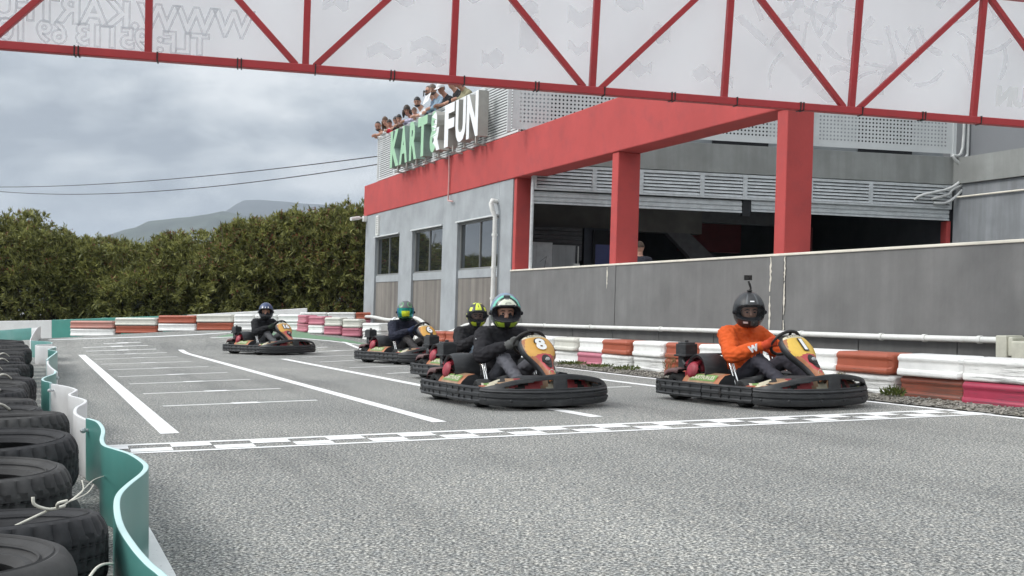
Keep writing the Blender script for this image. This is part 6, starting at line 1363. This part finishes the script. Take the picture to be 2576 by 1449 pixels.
def spectator(a, z, bb, yaw, pitch, top, hairc, hstyle, label, skin=SKIN, s=1.0, arms=0.0, seed=0, beard=None, trousers=None, glasses=False, cap=None, lean=0.12):
    """a, z: where the middle of the head is along and above the facade; looks out over the track."""
    s *= 1.18; o = F(a, bb, z-1.58*s); root = empty('person', o); ang = math.atan2(-N.y, -N.x); root.rotation_euler = (0, 0, ang); root.scale = (s, s, s); tag(root, label, 'person', 'spectators along the gallery rail')
    H = 1.58; rail = (6.30-(z-1.58*s))/s
    rot = Matrix.Rotation(R(yaw), 4, 'Z') @ Matrix.Rotation(R(pitch), 4, 'Y'); hm = Matrix.Translation((0.0, 0, H)) @ rot; hc = lambda x, y, zz_: tuple(hm @ Vector((x, y, zz_)))
    T_, SK, TRO = 0, 1, 2; lx = -lean
    caps = [((lx-0.03, 0, H-0.21), (lx+0.06, 0, H-0.10), 0.058, 0.054, SK), (hc(0.0, 0, 0.035), hc(0.0, 0, -0.02), 0.085, 0.076, SK), (hc(0.025, 0, -0.05), hc(0.04, 0, -0.085), 0.060, 0.038, SK), (hc(0.082, 0, 0.0), hc(0.105, 0, -0.03), 0.010, 0.015, SK), (hc(-0.005, 0.082, -0.005), hc(-0.012, 0.086, 0.02), 0.012, 0.016, SK), (hc(-0.005, -0.082, -0.005), hc(-0.012, -0.086, 0.02), 0.012, 0.016, SK),
            (hc(0.0, 0, -0.05), (lx+0.0, 0, H-0.17), 0.055, 0.06, SK),
            ((lx-0.05, -0.10, H-0.255), (lx-0.05, 0.10, H-0.255), 0.095, 0.095, T_), ((lx-0.04, 0, H-0.22), (lx+0.0, 0, H-0.165), 0.085, 0.072, T_, -0.012), ((lx-0.06, 0, H-0.34), (lx-0.08, 0, H-0.62), 0.145, 0.135, T_), ((lx-0.09, -0.05, H-0.72), (lx-0.09, 0.05, H-0.72), 0.135, 0.135, TRO)]
    for sg in (-1, 1):
        sh = (lx-0.06, sg*0.185, H-0.27); el = (lx+0.10, sg*(0.26), max(rail+0.03, H-0.54)); ha = (lx+0.19+arms, sg*0.07, rail+0.02)
        caps += [(sh, el, 0.065, 0.050, T_), (el, ha, 0.047, 0.034, T_ if trousers == 'sleeves' else SK)]
        caps += finger_caps(tuple(Vector(ha)+Vector((0.045, -sg*0.01, 0.0))), (0.8, -sg*0.4, -0.25), (0, 0.3*sg, 0.9), (0.1, -sg*0.8, -0.2), SK, 1.0)
        caps += [((lx-0.09, sg*0.09, H-0.76), (lx-0.07, sg*0.10, 0.50), 0.10, 0.065, TRO), ((lx-0.07, sg*0.10, 0.50), (lx-0.10, sg*0.11, 0.08), 0.062, 0.045, TRO), ((lx-0.12, sg*0.11, 0.05), (lx+0.06, sg*0.12, 0.045), 0.045, 0.04, TRO)]
    me, mats = body_mesh(caps, 0.018, {T_: 0.008}, 2); put_body(root, me, mats, [top, skin, DENIM])
    for sg in (-1, 1):
        b = MB(); b.sphere(hm @ Vector((0.078, sg*0.032, 0.0)), 0.009, 0.013, 0.007, 8, 6); b.build('eye', EYE, root, smooth=True)
        b = MB(); b.tube([hm @ Vector((0.083, sg*0.016, 0.022)), hm @ Vector((0.078, sg*0.045, 0.026))], 0.006, 6); b.build('eyebrow', BROW, root)
    b = MB(); b.tube([hm @ Vector((0.092, -0.022, -0.062)), hm @ Vector((0.098, 0, -0.060)), hm @ Vector((0.092, 0.022, -0.062))], 0.006, 6); b.build('mouth', M('lips', (0.34, 0.13, 0.11), 0.5), root)
    hair_mesh(root, hm, hstyle, hairc, seed)
    if beard:
        b = MB(); rows = [[hm @ Vector((0.095*math.cos(az)*math.cos(e)*1.02+0.018*math.cos(az), 0.082*math.sin(az)*math.cos(e)*1.02, -0.035+0.085*math.sin(e)*1.05)) for az in np.linspace(-1.7, 1.7, 15)] for e in np.linspace(R(-80), R(-14), 7)]; b.grid(rows); b.build('beard', beard, root, smooth=True)
    if glasses:
        b = MB()
        for sg in (-1, 1): b.box(lambda x, y, zz_: hm @ Vector((x, y, zz_)), 0.088, 0.098, sg*0.012, sg*0.062, -0.020, 0.016); b.tube([hm @ Vector((0.09, sg*0.062, 0.005)), hm @ Vector((0.0, sg*0.088, 0.008))], 0.004, 5)
        b.build('sunglasses', K_INK, root, bevel=0.003)
    if cap:
        b = MB(); rows = [[hm @ Vector((0.108*math.cos(az)*math.cos(e), 0.094*math.sin(az)*math.cos(e), 0.03+0.105*math.sin(e))) for az in np.linspace(0, 2*math.pi, 25)[:-1]] for e in np.linspace(0, R(90), 8)]; b.grid(rows, 0, True)
        rows = [[hm @ Vector((0.10+x, y, 0.032-0.02*x/0.08)) for y in np.linspace(-0.065, 0.065, 7)] for x in (0, 0.04, 0.075)]; b.grid(rows); b.build('cap', cap, root, smooth=True)
    return root
DENIM = cloth('dark_denim', (0.06, 0.08, 0.13)); HB1 = M('dark_brown_hair', (0.035, 0.022, 0.015), 0.6, var=0.3, scale=20); HB2 = M('brown_hair', (0.10, 0.055, 0.03), 0.6, var=0.3, scale=20); HB3 = M('black_hair', (0.015, 0.012, 0.012), 0.5, var=0.3, scale=20); HB4 = M('grey_brown_hair', (0.13, 0.10, 0.08), 0.6, var=0.3, scale=20)
WHITE_C = cloth('white_shirt', (0.72, 0.72, 0.72), 0.06); RED_C = cloth('red_top', (0.55, 0.03, 0.05)); LILAC = cloth('lilac_print_top', (0.45, 0.42, 0.55), 0.4); BLUEJ = cloth('blue_grey_blazer', (0.11, 0.15, 0.21)); DENS = cloth('pale_denim_shirt', (0.24, 0.33, 0.42), 0.2); BRN = cloth('brown_top', (0.14, 0.08, 0.06)); KHK = cloth('khaki_shirt', (0.26, 0.24, 0.15)); BLKJ = cloth('black_top', (0.02, 0.02, 0.022)); PINK = cloth('pale_grey_top', (0.45, 0.42, 0.43))
spectator(-23.96, 6.62, 0.05, 60, 22, WHITE_C, HB3, 'bald', 'bearded man with shaved head leaning over the far left end of the gallery rail', beard=HB3, seed=1, skin=SKIN2)
spectator(-23.37, 6.70, 0.10, 55, 18, WHITE_C, HB2, 'long', 'woman with long brown hair behind the bearded man at the rail end', s=0.95, seed=2, trousers='sleeves')
spectator(-22.80, 6.54, 0.06, 62, 20, RED_C, HB1, 'tied', 'girl in a bright red top with tied hair leaning on the rail', s=0.82, seed=3, trousers='sleeves')
spectator(-22.37, 6.57, 0.12, 60, 20, BLKJ, HB3, 'short', 'dark-haired child squeezed between the red-topped girl and the plaited girl', s=0.80, seed=4, trousers='sleeves')
spectator(-21.80, 6.54, 0.05, 66, 22, BRN, HB3, 'tied', 'girl with dark plaited hair at the rail above the green K', s=0.82, seed=5, trousers='sleeves')
spectator(-21.90, 6.82, 0.55, 70, 12, LILAC, HB2, 'short', 'short-haired boy raised up behind the plaited girl', s=0.80, seed=6, trousers='sleeves')
spectator(-21.05, 6.66, 0.06, 64, 20, LILAC, HB1, 'curly', 'woman with dark curly hair leaning on the rail above the letter A', s=0.98, seed=7, skin=SKIN2, trousers='sleeves')
spectator(-20.55, 6.64, 0.32, 60, 10, BRN, HB2, 'short', 'child with brown fringe half hidden behind clasped hands at the rail', s=0.82, seed=8, trousers='sleeves')
spectator(-20.10, 6.74, 0.06, 58, 16, WHITE_C, HB3, 'short', 'dark bearded man in white shirt with clasped hands over the rail', beard=HB3, seed=9)
spectator(-19.35, 6.92, 0.14, 8, 6, BLUEJ, HB4, 'bald', 'balding man in sunglasses and blue-grey blazer at the rail', beard=HB4, glasses=True, seed=10, trousers='sleeves')
spectator(-18.80, 6.86, 0.06, 40, 14, DENS, HB4, 'short', 'man in pale denim shirt resting his arms on the rail by the letter T', beard=HB4, seed=11, trousers='sleeves')
spectator(-18.26, 6.80, 0.10, 30, 20, BLKJ, HB3, 'short', 'person in white cap holding out a phone above the ampersand', seed=12, cap=WHITE_C, skin=SKIN2)
spectator(-17.75, 6.86, 0.20, 40, 10, BLKJ, HB3, 'short', 'person in black top partly hidden behind the truss above the letter F', seed=13, trousers='sleeves')
spectator(-17.20, 6.80, 0.12, 30, 22, KHK, HB3, 'short', 'person in khaki shirt bent forward under the truss above the letter U', seed=14, skin=SKIN2, trousers='sleeves', lean=0.2)
b = MB(); b.add([F(-18.62, -0.34, 6.36), F(-18.05, -0.36, 6.40), F(-18.05, -0.30, 6.62), F(-18.58, -0.28, 6.60)], [(0, 1, 2, 3)]); tag(recentre(b.build('paper_sheet', WHITE_C, solid=0.003)), 'white sheet of paper held over the gallery rail beside the denim-shirted man', 'paper')
b = MB(); b.box(lambda x, y, z: F(-18.30+x, -0.42+y, 6.62+z), -0.04, 0.04, -0.006, 0.006, -0.08, 0.08); tag(recentre(b.build('phone', K_INK, bevel=0.004)), 'dark phone held up by the white-capped spectator', 'phone')
# the man in the garage, seen from behind
def garage_man():
    o = Wf(1.86, -0.9, 0.785); root = empty('person', o, R(80)); tag(root, 'man in dark cap and dark jacket standing inside the garage beside the middle red column', 'person')
    H = 1.56; caps = [((0, 0, H+0.03), (0, 0, H-0.03), 0.092, 0.085, 1), ((0.03, 0, H-0.06), (0.045, 0, H-0.09), 0.06, 0.045, 1), ((-0.02, 0, H-0.20), (0, 0, H-0.06), 0.065, 0.06, 1), ((-0.01, 0.088, H-0.01), (-0.015, 0.092, H+0.02), 0.012, 0.016, 1), ((-0.01, -0.088, H-0.01), (-0.015, -0.092, H+0.02), 0.012, 0.016, 1),
            ((-0.03, -0.14, H-0.27), (-0.03, 0.14, H-0.27), 0.09, 0.09, 0), ((-0.03, 0, H-0.34), (-0.02, 0, H-0.65), 0.165, 0.15, 0), ((-0.02, -0.06, H-0.72), (-0.02, 0.06, H-0.72), 0.135, 0.135, 2)]
    for sg in (-1, 1):
        caps += [((-0.03, sg*0.205, H-0.27), (-0.03, sg*0.27, H-0.55), 0.07, 0.055, 0), ((-0.03, sg*0.27, H-0.55), (0.10, sg*0.24, H-0.78), 0.052, 0.038, 0), ((-0.02, sg*0.09, H-0.76), (0, sg*0.10, 0.48), 0.10, 0.068, 2), ((0, sg*0.10, 0.48), (-0.03, sg*0.10, 0.09), 0.064, 0.048, 2), ((-0.04, sg*0.10, 0.05), (0.12, sg*0.12, 0.045), 0.045, 0.04, 2)]
        caps += finger_caps((0.14, sg*0.235, H-0.84), (0.4, 0, -0.9), (0.9, 0, 0.4), (0, -sg, 0), 1, 1.0)
    me, mats = body_mesh(caps, 0.018, {0: 0.008}, 2); put_body(root, me, mats, [cloth('dark_navy_jacket', (0.035, 0.036, 0.048)), SKIN, DENIM])
    b = MB(); rows = [[Vector((0.108*math.cos(a)*math.cos(e)-0.004, 0.098*math.sin(a)*math.cos(e), H+0.015+0.125*math.sin(e))) for a in np.linspace(0, 2*math.pi, 25)[:-1]] for e in np.linspace(R(-6), R(90), 9)]; b.grid(rows, 0, True)
    b.grid([[Vector((0.095+x, y, H+0.02-x*0.3)) for y in np.linspace(-0.06, 0.06, 6)] for x in (0, .05, .08)]); b.build('cap', cloth('brown_cap', (0.09, 0.065, 0.05)), root, smooth=True)
garage_man()
